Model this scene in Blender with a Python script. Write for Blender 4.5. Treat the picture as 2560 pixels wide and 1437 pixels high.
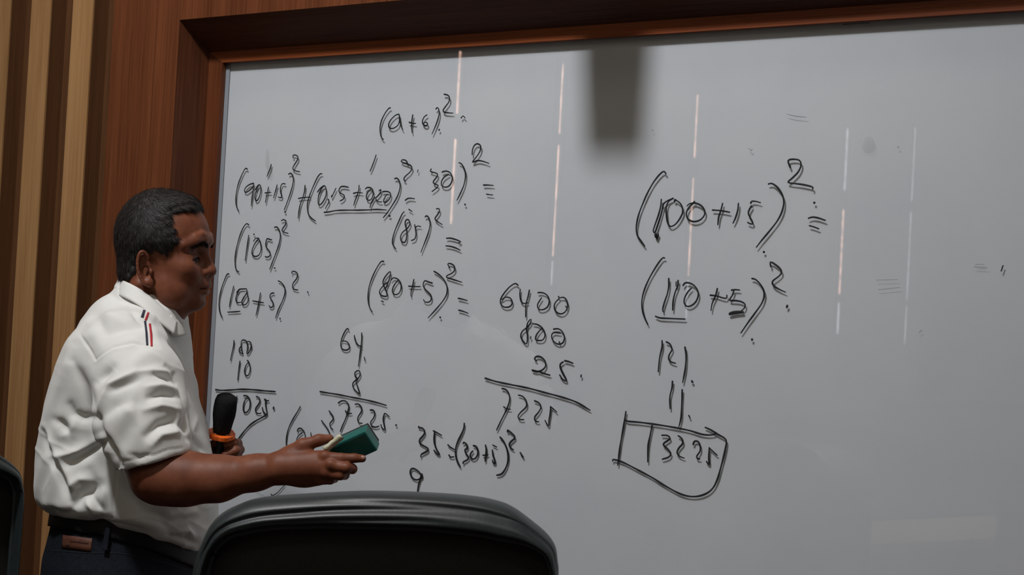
import bpy, bmesh, math, random
import numpy as np
from mathutils import Vector, Matrix
from mathutils.bvhtree import BVHTree
random.seed(7); rng = np.random.default_rng(7)
for o in list(bpy.data.objects): bpy.data.objects.remove(o, do_unlink=True)
SC = bpy.context.scene
COL = SC.collection

# ------------------------------------------------------------------ camera
FPX = 3500.0; CX, CY = 1280.0, 718.5
D0 = 2.45; CAMZ = 1.45
YAW = math.atan(1/1.603); PITCH = math.radians(1.0); ROLL = math.radians(3.1)
Fh = Vector((-math.sin(YAW), math.cos(YAW), 0)); R0 = Vector((math.cos(YAW), math.sin(YAW), 0))
Fw = Fh*math.cos(PITCH) + Vector((0, 0, 1))*math.sin(PITCH)
U0 = R0.cross(Fw)
Rv = R0*math.cos(ROLL) + U0*math.sin(ROLL)
Uv = -R0*math.sin(ROLL) + U0*math.cos(ROLL)
EYE = Vector((0, -D0, CAMZ))
cam_data = bpy.data.cameras.new('camera'); cam = bpy.data.objects.new('camera', cam_data); COL.objects.link(cam)
m = Matrix((Rv, Uv, -Fw)).transposed().to_4x4(); m.translation = EYE
cam.matrix_world = m
cam_data.sensor_width = 36; cam_data.lens = FPX*36/2560
cam_data.dof.use_dof = True; cam_data.dof.focus_distance = 2.75; cam_data.dof.aperture_fstop = 10.0
cam_data.clip_start = 0.05
SC.camera = cam

# ------------------------------------------------------------------ world, exposure, lamps
W = bpy.data.worlds.new('world'); SC.world = W; W.use_nodes = True
W.node_tree.nodes['Background'].inputs[0].default_value = (0.5, 0.55, 0.6, 1)
W.node_tree.nodes['Background'].inputs[1].default_value = 0.03
SC.view_settings.view_transform = 'Standard'; SC.view_settings.look = 'None'
SC.view_settings.exposure = 0.0; SC.view_settings.gamma = 1.0; SC.view_settings.use_curve_mapping = False

KEY = Vector((-1.6, -2.6, 4.9))
def lamp(kind, name, loc, target, energy, color, **kw):
    l = bpy.data.lights.new(name, kind); l.energy = energy; l.color = color
    for k, v in kw.items(): setattr(l, k, v)
    o = bpy.data.objects.new(name, l); COL.objects.link(o); o.location = loc
    d = (Vector(target) - Vector(loc)).normalized()
    o.rotation_euler = d.to_track_quat('-Z', 'Y').to_euler()
    return o
lamp('SPOT', 'spot_light', KEY, (-1.72, 0, 2.0), 520, (0.965, 0.972, 1.0), spot_size=math.radians(64), spot_blend=1.0, shadow_soft_size=0.17)
lamp('SPOT', 'spot_light', (-1.5, -4.0, 5.0), (-1.6, -3.4, 0.7), 430, (1.0, 0.93, 0.85), spot_size=math.radians(44), spot_blend=0.8, shadow_soft_size=0.10)  # added lamp without a known source, brightens the tables mirrored in the glass
for (lx, ly) in ((-1.6, -1.7), (1.6, -3.4), (-1.6, -6.2), (1.6, -6.2), (0, -9.5)):  # unseen fill panels, added for the warm ambient light
    lamp('AREA', 'added_fill_light', (lx, ly, 5.10), (lx, ly, 0), 19.0, (1.0, 0.90, 0.74), shape='RECTANGLE', size=1.2, size_y=0.6)

# ------------------------------------------------------------------ helpers
def ray(px, py):
    return (Fw*FPX + Rv*(px-CX) + Uv*(CY-py)).normalized()
def on_y(px, py, y=0.0):
    d = ray(px, py); t = (y-EYE.y)/d.y
    return EYE + d*t
def cam3(px, py, Z):                       # point seen at a pixel, at camera depth Z, in camera axes
    return np.array([(px-CX)/FPX*Z, (CY-py)/FPX*Z, Z])
def to_world(P):
    P = np.atleast_2d(np.asarray(P, float))
    A = np.array([list(Rv), list(Uv), list(Fw)])
    return P@A + np.array(list(EYE))
def pw(px, py, Z): return Vector(to_world(cam3(px, py, Z))[0])

def srgb(r, g, b):
    f = lambda c: ((c/255+0.055)/1.055)**2.4 if c > 10 else c/255/12.92
    return (f(r), f(g), f(b), 1)
def mat(name, color=(0.5, 0.5, 0.5, 1), rough=0.5, spec=0.5, metal=0.0, bump=None, emit=None, estr=0.0, sss=0.0, coat=0.0, sheen=0.0):
    m = bpy.data.materials.new(name); m.use_nodes = True
    b = m.node_tree.nodes['Principled BSDF']
    b.inputs['Base Color'].default_value = color; b.inputs['Roughness'].default_value = rough
    b.inputs['Specular IOR Level'].default_value = spec; b.inputs['Metallic'].default_value = metal
    b.inputs['Coat Weight'].default_value = coat; b.inputs['Sheen Weight'].default_value = sheen
    if sss: b.inputs['Subsurface Weight'].default_value = sss; b.inputs['Subsurface Scale'].default_value = 0.006
    if emit: b.inputs['Emission Color'].default_value = emit; b.inputs['Emission Strength'].default_value = estr
    return m
def nn(m, t, **kw):
    n = m.node_tree.nodes.new(t)
    for k, v in kw.items(): setattr(n, k, v)
    return n
def add_noise_color(m, c1, c2, scale=(5, 5, 5), nscale=5.0, detail=6, rough=0.6, lo=0.3, hi=0.7, bump=0.0, bdist=0.001, coord='Object'):
    L = m.node_tree.links; b = m.node_tree.nodes['Principled BSDF']
    tc = nn(m, 'ShaderNodeTexCoord'); mp = nn(m, 'ShaderNodeMapping'); mp.inputs['Scale'].default_value = scale
    no = nn(m, 'ShaderNodeTexNoise'); no.inputs['Scale'].default_value = nscale; no.inputs['Detail'].default_value = detail; no.inputs['Roughness'].default_value = rough
    cr = nn(m, 'ShaderNodeValToRGB'); cr.color_ramp.elements[0].position = lo; cr.color_ramp.elements[1].position = hi
    cr.color_ramp.elements[0].color = c1; cr.color_ramp.elements[1].color = c2
    L.new(tc.outputs[coord], mp.inputs[0]); L.new(mp.outputs[0], no.inputs['Vector']); L.new(no.outputs['Fac'], cr.inputs[0]); L.new(cr.outputs[0], b.inputs['Base Color'])
    if bump:
        bp = nn(m, 'ShaderNodeBump'); bp.inputs['Strength'].default_value = bump; bp.inputs['Distance'].default_value = bdist
        L.new(no.outputs['Fac'], bp.inputs['Height']); L.new(bp.outputs[0], b.inputs['Normal'])
    return no
def wood(name, dark, light, axis='z', rough=0.42, seed=0.0):
    """veneer: fine pores and broad tonal bands stretched along the grain"""
    m = mat(name, dark, rough, 0.35); L = m.node_tree.links; b = m.node_tree.nodes['Principled BSDF']
    tc = nn(m, 'ShaderNodeTexCoord'); oi = nn(m, 'ShaderNodeObjectInfo')
    ad = nn(m, 'ShaderNodeVectorMath', operation='ADD'); sc = nn(m, 'ShaderNodeVectorMath', operation='SCALE'); sc.inputs[0].default_value = (7.3, 3.1, 5.7)
    L.new(oi.outputs['Random'], sc.inputs['Scale']); L.new(tc.outputs['Object'], ad.inputs[0]); L.new(sc.outputs[0], ad.inputs[1])
    def lay(s_across, s_along, detail):
        mp = nn(m, 'ShaderNodeMapping')
        mp.inputs['Scale'].default_value = (s_across, s_across, s_along) if axis == 'z' else (s_along, s_across, s_across)
        mp.inputs['Location'].default_value = (seed, seed, seed)
        no = nn(m, 'ShaderNodeTexNoise'); no.inputs['Scale'].default_value = 1; no.inputs['Detail'].default_value = detail; no.inputs['Roughness'].default_value = 0.6
        L.new(ad.outputs[0], mp.inputs[0]); L.new(mp.outputs[0], no.inputs['Vector']); return no
    a = lay(28, 0.9, 4); f = lay(420, 5, 3)
    mx = nn(m, 'ShaderNodeMath', operation='MULTIPLY_ADD'); mx.inputs[1].default_value = 0.5
    hf = nn(m, 'ShaderNodeMath', operation='MULTIPLY'); hf.inputs[1].default_value = 0.5
    L.new(a.outputs['Fac'], hf.inputs[0]); L.new(f.outputs['Fac'], mx.inputs[0]); L.new(hf.outputs[0], mx.inputs[2])
    cr = nn(m, 'ShaderNodeValToRGB'); cr.color_ramp.elements[0].position = 0.36; cr.color_ramp.elements[1].position = 0.64
    cr.color_ramp.elements[0].color = dark; cr.color_ramp.elements[1].color = light
    L.new(mx.outputs[0], cr.inputs[0]); L.new(cr.outputs[0], b.inputs['Base Color'])
    bp = nn(m, 'ShaderNodeBump'); bp.inputs['Strength'].default_value = 0.15; bp.inputs['Distance'].default_value = 0.0006
    L.new(f.outputs['Fac'], bp.inputs['Height']); L.new(bp.outputs[0], b.inputs['Normal'])
    return m

def tag(o, label=None, cat=None, group=None, kind=None):
    if label: o['label'] = label
    if cat: o['category'] = cat
    if group: o['group'] = group
    if kind: o['kind'] = kind
    return o
def empty(name, loc=(0, 0, 0), rz=0.0):
    o = bpy.data.objects.new(name, None); COL.objects.link(o); o.location = loc; o.rotation_euler = (0, 0, rz)
    o.empty_display_size = 0.05
    return o
def mesh_obj(name, verts, faces, material, parent=None, smooth=False, mats=None):
    me = bpy.data.meshes.new(name); me.from_pydata([tuple(v) for v in verts], [], [tuple(f) for f in faces]); me.update()
    o = bpy.data.objects.new(name, me); COL.objects.link(o)
    for mm in (mats or [material]): me.materials.append(mm)
    if smooth: me.polygons.foreach_set('use_smooth', [True]*len(me.polygons))
    if parent is not None: put(o, parent)
    return o
def put(o, parent):
    o.parent = parent
    bpy.context.view_layer.update()
    o.matrix_parent_inverse = parent.matrix_world.inverted()
def fast_mesh(name, V, Q, material, parent=None, smooth=True, mats=None):
    """numpy vertices and quads (or triangles) to an object"""
    me = bpy.data.meshes.new(name); V = np.asarray(V, np.float32); Q = np.asarray(Q, np.int32); k = Q.shape[1]
    me.vertices.add(len(V)); me.vertices.foreach_set('co', V.ravel())
    me.loops.add(Q.size); me.loops.foreach_set('vertex_index', Q.ravel())
    me.polygons.add(len(Q)); me.polygons.foreach_set('loop_start', np.arange(len(Q), dtype=np.int32)*k)
    me.update(calc_edges=True); me.validate()
    if smooth: me.polygons.foreach_set('use_smooth', [True]*len(me.polygons))
    o = bpy.data.objects.new(name, me); COL.objects.link(o)
    for mm in (mats or [material]): me.materials.append(mm)
    if parent is not None: put(o, parent)
    return o
class MB:
    def __init__(s): s.v = []; s.f = []
    def quadbox(s, P):                     # eight corners: bottom ring 0-3, top ring 4-7
        n = len(s.v); s.v += [tuple(p) for p in P]
        s.f += [tuple(n+i for i in q) for q in ((3, 2, 1, 0), (4, 5, 6, 7), (0, 1, 5, 4), (1, 2, 6, 5), (2, 3, 7, 6), (3, 0, 4, 7))]
    def box(s, x0, x1, y0, y1, z0, z1):
        s.quadbox([(x0, y0, z0), (x1, y0, z0), (x1, y1, z0), (x0, y1, z0), (x0, y0, z1), (x1, y0, z1), (x1, y1, z1), (x0, y1, z1)])
    def tube(s, pts, rad, n=8, cap=True, flat=None):
        pts = [Vector(p) for p in pts]; rad = rad if hasattr(rad, '__len__') else [rad]*len(pts)
        base = len(s.v); up = Vector((0, 0, 1))
        for i, p in enumerate(pts):
            t = (pts[min(i+1, len(pts)-1)] - pts[max(i-1, 0)]).normalized()
            a = flat.cross(t).normalized() if flat is not None else (t.cross(up) if abs(t.z) < 0.95 else t.cross(Vector((1, 0, 0)))).normalized()
            b = t.cross(a).normalized()
            for k in range(n):
                c, sn = math.cos(2*math.pi*k/n), math.sin(2*math.pi*k/n)
                fl = 0.16 if flat is not None else 1.0
                s.v.append(tuple(p + a*c*rad[i] + b*sn*rad[i]*fl))
        for i in range(len(pts)-1):
            for k in range(n):
                s.f.append((base+i*n+k, base+i*n+(k+1) % n, base+(i+1)*n+(k+1) % n, base+(i+1)*n+k))
        if cap:
            s.f.append(tuple(base+k for k in range(n))[::-1]); s.f.append(tuple(base+(len(pts)-1)*n+k for k in range(n)))
    def lathe(s, prof, n=24, c=(0, 0, 0)):
        base = len(s.v)
        for r, z in prof:
            for k in range(n): s.v.append((c[0]+r*math.cos(2*math.pi*k/n), c[1]+r*math.sin(2*math.pi*k/n), c[2]+z))
        for i in range(len(prof)-1):
            for k in range(n): s.f.append((base+i*n+k, base+i*n+(k+1) % n, base+(i+1)*n+(k+1) % n, base+(i+1)*n+k))
        s.f.append(tuple(base+k for k in range(n))[::-1]); s.f.append(tuple(base+(len(prof)-1)*n+k for k in range(n)))
    def build(s, name, m, parent=None, smooth=False, bevel=0.0):
        o = mesh_obj(name, s.v, s.f, m, parent, smooth)
        if bevel:
            bm = bmesh.new(); bm.from_mesh(o.data)
            bmesh.ops.bevel(bm, geom=bm.edges[:], offset=bevel, segments=2, affect='EDGES', profile=0.6)
            bm.to_mesh(o.data); bm.free()
        return o
def bx(name, m, parent, x0, x1, y0, y1, z0, z1, bevel=0.0):
    b = MB(); b.box(x0, x1, y0, y1, z0, z1); return b.build(name, m, parent, bevel=bevel)

# ------------------------------------------------------------------ materials
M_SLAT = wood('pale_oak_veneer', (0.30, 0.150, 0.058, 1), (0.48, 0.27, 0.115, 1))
M_PANEL = wood('red_brown_veneer', (0.088, 0.023, 0.008, 1), (0.20, 0.063, 0.023, 1))
M_PANELH = wood('red_brown_veneer_horizontal', (0.105, 0.026, 0.008, 1), (0.24, 0.072, 0.024, 1), axis='x')
M_REC = wood('shaded_recess_veneer', (0.052, 0.014, 0.005, 1), (0.115, 0.036, 0.014, 1))  # panel veneer darkened: shade of the recess is put into the colour
M_RECH_SHADE = wood('shaded_recess_veneer_horizontal', (0.052, 0.014, 0.005, 1), (0.125, 0.038, 0.014, 1), axis='x')
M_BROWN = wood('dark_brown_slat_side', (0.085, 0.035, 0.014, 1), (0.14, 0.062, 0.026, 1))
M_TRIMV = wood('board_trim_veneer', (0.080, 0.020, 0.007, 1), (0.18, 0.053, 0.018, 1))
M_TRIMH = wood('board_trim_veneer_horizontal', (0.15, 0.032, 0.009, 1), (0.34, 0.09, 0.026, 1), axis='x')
M_GAP = mat('dark_joint', (0.012, 0.006, 0.004, 1), 0.8)
M_INK = mat('black_marker_ink', (0.012, 0.013, 0.014, 1), 0.45, 0.3)
M_INK.node_tree.nodes['Principled BSDF'].inputs['Alpha'].default_value = 0.84
M_FAINT = mat('faint_half_erased_ink', (0.05, 0.05, 0.055, 1), 0.6, 0.2); M_FAINT.node_tree.nodes['Principled BSDF'].inputs['Alpha'].default_value = 0.30
M_SMUDGE = mat('grey_wiped_smudge', (0.10, 0.10, 0.11, 1), 0.8, 0.1); M_SMUDGE.node_tree.nodes['Principled BSDF'].inputs['Alpha'].default_value = 0.09
M_WHITE = mat('white_back_panel', (0.69, 0.72, 0.75, 1), 0.75, 0.2)
add_noise_color(M_WHITE, (0.668, 0.694, 0.732, 1), (0.710, 0.728, 0.752, 1), (1, 1, 1), 4.0, 5)
_b = M_WHITE.node_tree.nodes['Principled BSDF']; _b.inputs['Subsurface Weight'].default_value = 1.0; _b.inputs['Subsurface Radius'].default_value = (1, 1, 1); _b.inputs['Subsurface Scale'].default_value = 0.0022
M_GLASS = bpy.data.materials.new('clear_board_glass'); M_GLASS.use_nodes = True
_nt = M_GLASS.node_tree; _nt.nodes.clear()
_o = _nt.nodes.new('ShaderNodeOutputMaterial'); _t = _nt.nodes.new('ShaderNodeBsdfTransparent'); _g = _nt.nodes.new('ShaderNodeBsdfGlossy'); _mx = _nt.nodes.new('ShaderNodeMixShader'); _f = _nt.nodes.new('ShaderNodeFresnel')
_t.inputs[0].default_value = (0.99, 0.993, 0.993, 1); _g.inputs['Roughness'].default_value = 0.012; _f.inputs[0].default_value = 1.5
_ge = _nt.nodes.new('ShaderNodeNewGeometry'); _mr = _nt.nodes.new('ShaderNodeMapRange'); _mr.inputs[3].default_value = 1.5; _mr.inputs[4].default_value = 1/1.5
_nt.links.new(_ge.outputs['Backfacing'], _mr.inputs[0]); _nt.links.new(_mr.outputs[0], _f.inputs[0])
_nt.links.new(_f.outputs[0], _mx.inputs[0]); _nt.links.new(_t.outputs[0], _mx.inputs[1]); _nt.links.new(_g.outputs[0], _mx.inputs[2]); _nt.links.new(_mx.outputs[0], _o.inputs[0])
M_EDGE_SHADE = mat('grey_edge_shade', (0.34, 0.37, 0.41, 1), 0.5, 0.3)
M_PLASTER = mat('warm_grey_plaster', (0.36, 0.33, 0.29, 1), 0.9)
M_DARKWALL = mat('dark_wainscot', (0.07, 0.075, 0.085, 1), 0.7)
M_CEIL = mat('ceiling_paint', (0.55, 0.53, 0.49, 1), 0.9)
M_FLOOR = mat('grey_carpet', (0.10, 0.10, 0.11, 1), 0.95); add_noise_color(M_FLOOR, (0.07, 0.07, 0.08, 1), (0.13, 0.13, 0.14, 1), (1, 1, 1), 60, 5, bump=0.3)

# ------------------------------------------------------------------ room shell
XL, XR, YB, ZC = -3.6, 4.6, -12.2, 5.2
tag(bx('floor', M_FLOOR, None, XL-0.2, XR+0.2, YB-0.2, 0.3, -0.1, 0.0), kind='structure')
tag(bx('ceiling', M_CEIL, None, XL-0.2, XR+0.2, YB-0.2, 0.3, ZC, ZC+0.1), kind='structure')
tag(bx('wall_right', M_PLASTER, None, XR, XR+0.2, YB-0.2, 0.3, 0, ZC), kind='structure')
wb = tag(bx('wall_back', M_PLASTER, None, XL, XR, YB-0.2, YB, 0, ZC), kind='structure')
bx('wainscot', M_DARKWALL, wb, XL, XR, YB, YB+0.03, 0.0, 0.8)
wl = tag(bx('wall_left', M_PLASTER, None, XL-0.2, XL, YB-0.2, 0.3, 0, ZC), kind='structure')
bx('wainscot', M_DARKWALL, wl, XL, XL+0.02, YB, -0.25, 0.0, 0.8)

# tall slit windows in the left wall, the ones mirrored in the board glass
def mirror_hit(px, py, x=XL):
    g = on_y(px, py, 0.0); d = ray(px, py); d = Vector((d.x, -d.y, d.z))
    return g + d*((x-g.x)/d.x)
M_FRAME = mat('window_frame_dark', (0.05, 0.045, 0.04, 1), 0.5)
def daylight(name, c, s):
    m = mat(name, (0, 0, 0, 1), 0.8, 0.0, emit=c, estr=s); L = m.node_tree.links
    tc = nn(m, 'ShaderNodeTexCoord'); no = nn(m, 'ShaderNodeTexNoise'); no.inputs['Scale'].default_value = 14; no.inputs['Detail'].default_value = 2
    mp = nn(m, 'ShaderNodeMapping'); mp.inputs['Scale'].default_value = (1, 0.3, 1.6)
    mr = nn(m, 'ShaderNodeMapRange'); mr.inputs[1].default_value = 0.3; mr.inputs[2].default_value = 0.7; mr.inputs[3].default_value = s*0.5; mr.inputs[4].default_value = s*1.45
    L.new(tc.outputs['Object'], mp.inputs[0]); L.new(mp.outputs[0], no.inputs['Vector']); L.new(no.outputs['Fac'], mr.inputs[0]); L.new(mr.outputs[0], m.node_tree.nodes['Principled BSDF'].inputs['Emission Strength'])
    return m
M_DAYW = daylight('daylight_warm', (1.0, 0.60, 0.46, 1), 6.5)
M_DAYC = daylight('daylight_cool', (0.9, 0.92, 1.0, 1), 3.0)
STR = [(1147, 1118, 12, [(128, 285, 0), (346, 560, 0)]),
       (1402, 1372, 10, [(158, 335, 0), (362, 640, 0), (652, 712, 1)]),
       (1737, 1712, 9, [(236, 395, 0), (444, 690, 0), (700, 795, 1)]),
       (2116, 2088, 9, [(320, 476, 1), (522, 735, 0), (756, 834, 1)]),
       (2284, 2258, 6, [(318, 502, 1), (530, 750, 1), (765, 860, 1)])]
for i, (xa, xb, w, segs) in enumerate(STR):
    ya, yb = segs[0][0], segs[-1][1]
    xm = (xa+xb)/2; ym = (ya+yb)/2
    A = mirror_hit(xm-w/2, ym); B = mirror_hit(xm+w/2, ym)
    y0, y1 = sorted((A.y, B.y)); yc = (y0+y1)/2
    zs = [(mirror_hit(xa+(xb-xa)*(t-ya)/(yb-ya), t).z, mirror_hit(xa+(xb-xa)*(u-ya)/(yb-ya), u).z, k) for t, u, k in segs]
    top = max(z[0] for z in zs); bot = min(z[1] for z in zs)
    fw = 0.03
    wn = empty('window_%d' % (i+1), (XL, yc, bot)); tag(wn, kind='structure')
    b = MB()
    for (a0, a1) in ((y0-fw, y0), (y1, y1+fw)): b.box(XL+0.001, XL+0.02, a0, a1, bot-fw, top+fw)
    b.box(XL+0.001, XL+0.02, y0, y1, bot-fw, bot); b.box(XL+0.001, XL+0.02, y0, y1, top, top+fw)
    zz = sorted([z for t in zs for z in t[:2]])
    for k in range(1, len(zz)-1, 2):
        b.box(XL+0.001, XL+0.02, y0, y1, zz[k], zz[k+1])
    b.build('window_frame', M_FRAME, wn)
    for zt, zb, k in zs: bx('pane', M_DAYC if k else M_DAYW, wn, XL+0.001, XL+0.006, y0, y1, zb, zt)

# ------------------------------------------------------------------ front wall: slats, panels, header, bevelled recess
P_TRIM = 0.012                             # the board trim stands this proud of the glass plane
DEP = 0.077                                # depth of the bevelled recess
YP = -(P_TRIM + DEP)                       # face of the wall panels
corner = on_y(449, 50, YP)                 # outer corner of the recess
tin = on_y(523.7, 131, -P_TRIM)            # outer corner of the trim
gin = on_y(556.5, 156, -P_TRIM)            # inner corner of the trim
XO, ZO = corner.x, corner.z; XT, ZT = tin.x, tin.z; XG, ZG = gin.x, gin.z
XRO = 2.35; XRT = XRO-(XT-XO); XRG = XRT-(XG-XT)
ZBO = 0.62; ZBT = ZBO+(ZO-ZT); ZBG = ZBT+(ZT-ZG)
wf = tag(bx('wall_front', M_GAP, None, XL-0.2, XR+0.2, 0.06, 0.3, 0, ZC), kind='structure')
def gx(px, py=240): return on_y(px, py, YP).x
zq = 240
slatL = [(183.5-0.06*240, 234-0.06*240), (80-0.06*240, 132-0.06*240), (-24-14.4, 30-14.4)]
xs = [(gx(a), gx(b)) for a, b in slatL]
pitch = xs[0][0]-xs[1][0]; sw = xs[0][1]-xs[0][0]
x = xs[0][0]; k = 0
while x > XL+0.01:
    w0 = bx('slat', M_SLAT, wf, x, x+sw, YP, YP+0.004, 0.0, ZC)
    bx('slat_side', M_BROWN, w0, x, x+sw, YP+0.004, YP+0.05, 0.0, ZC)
    x -= pitch
bx('back_board', M_BROWN, wf, XL, gx(286-14.4), YP+0.05, YP+0.07, 0, ZC)
# left panels, header panels, lower and right panels
xe = gx(286-14.4); xj = gx(369, 427)
bx('wall_panel', M_PANEL, wf, xe, xj-0.0008, YP, 0.06, 0, ZC, bevel=0.0008)
bx('wall_panel', M_PANEL, wf, xj+0.0008, XO-0.0006, YP, 0.06, 0, ZC, bevel=0.0008)
hx = XO+0.0006
while hx < XRO-0.02:
    h2 = min(hx+0.61, XRO)
    bx('header_panel', M_PANEL, wf, hx, h2-0.0012, YP, 0.06, ZO, ZC, bevel=0.0006)
    bx('sill_panel', M_PANEL, wf, hx, h2-0.0012, YP, 0.06, 0, ZBO, bevel=0.0006)
    hx = h2
hx = XRO
while hx < XR-0.02:
    h2 = min(hx+0.61, XR)
    bx('wall_panel', M_PANEL, wf, hx+0.001, h2, YP, 0.06, 0, ZC, bevel=0.0008); hx = h2
def slab(name, m, parent, ring, thick):
    """four-sided board face plus a back offset by +y"""
    b = MB(); b.quadbox([Vector(p)+Vector((0, thick, 0)) for p in ring]+[Vector(p) for p in ring]); return b.build(name, m, parent)
yT = -P_TRIM
slab('recess_board', M_RECH_SHADE, wf, [(XO, YP, ZO), (XRO, YP, ZO), (XRT, yT, ZT), (XT, yT, ZT)], 0.02)
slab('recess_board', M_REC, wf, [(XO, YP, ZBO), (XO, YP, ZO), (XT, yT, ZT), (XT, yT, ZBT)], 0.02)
slab('recess_board', M_RECH_SHADE, wf, [(XO, YP, ZBO), (XT, yT, ZBT), (XRT, yT, ZBT), (XRO, YP, ZBO)], 0.02)
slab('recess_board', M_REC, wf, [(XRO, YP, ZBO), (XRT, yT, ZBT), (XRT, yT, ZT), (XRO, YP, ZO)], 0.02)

# ------------------------------------------------------------------ whiteboard
GAP = 0.0078
GC = {'tl': 0.0052, 'bl': 0.0020, 'tr': 0.0080, 'br': 0.0062}   # the pane sits slightly askew over the back panel
WBD = empty('whiteboard', ((XG+XRG)/2, 0.03, ZBG))
tag(WBD, 'large white glass writing board in a brown wooden frame, covered in black sums', 'whiteboard')
b = MB(); b.quadbox([(XT, 0.035, ZBT), (XRT, 0.035, ZBT), (XRT, 0.035, ZT), (XT, 0.035, ZT), (XT, GC['bl'], ZBT), (XRT, GC['br'], ZBT), (XRT, GC['tr'], ZT), (XT, GC['tl'], ZT)])
b.build('back_panel', M_WHITE, WBD)
bx('glass_pane', M_GLASS, WBD, XG-0.006, XRG+0.006, 0.0, 0.0015, ZBG-0.006, ZG+0.006)
for n_, m_, ring in (('frame_top', M_TRIMH, [(XT, yT, ZT), (XRT, yT, ZT), (XRG, yT, ZG), (XG, yT, ZG)]),
                 ('frame_side', M_TRIMV, [(XT, yT, ZBT), (XT, yT, ZT), (XG, yT, ZG), (XG, yT, ZBG)]),
                 ('frame_bottom', M_TRIMH, [(XT, yT, ZBT), (XG, yT, ZBG), (XRG, yT, ZBG), (XRT, yT, ZBT)]),
                 ('frame_side', M_TRIMV, [(XRT, yT, ZBT), (XRG, yT, ZBG), (XRG, yT, ZG), (XRT, yT, ZT)])):
    b = MB(); b.quadbox([Vector(p)+Vector((0, P_TRIM-0.0004, 0)) for p in ring]+[Vector(p) for p in ring]); b.build(n_, m_, WBD)
bx('edge_shade_strip', M_EDGE_SHADE, WBD, XG-0.002, XG+0.0115, 0.0016, 0.0019, ZBG, ZG)['label'] = 'blue-grey strip behind the glass, standing in for the shade at the left edge'  # thin grey strip stands in for the partial shade beside the left trim

def catmull(P, step=0.0035):
    P = [np.array(p, float) for p in P]
    if len(P) < 3: Q = P
    else:
        Q = []
        E = [2*P[0]-P[1]]+P+[2*P[-1]-P[-2]]
        for i in range(1, len(E)-2):
            p0, p1, p2, p3 = E[i-1:i+3]; n = max(2, min(14, int(np.linalg.norm(p2-p1)/step)))
            for j in range(n):
                t = j/n
                Q.append(0.5*((2*p1)+(-p0+p2)*t+(2*p0-5*p1+4*p2-p3)*t*t+(-p0+3*p1-3*p2+p3)*t**3))
        Q.append(P[-1])
    return Q
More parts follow.
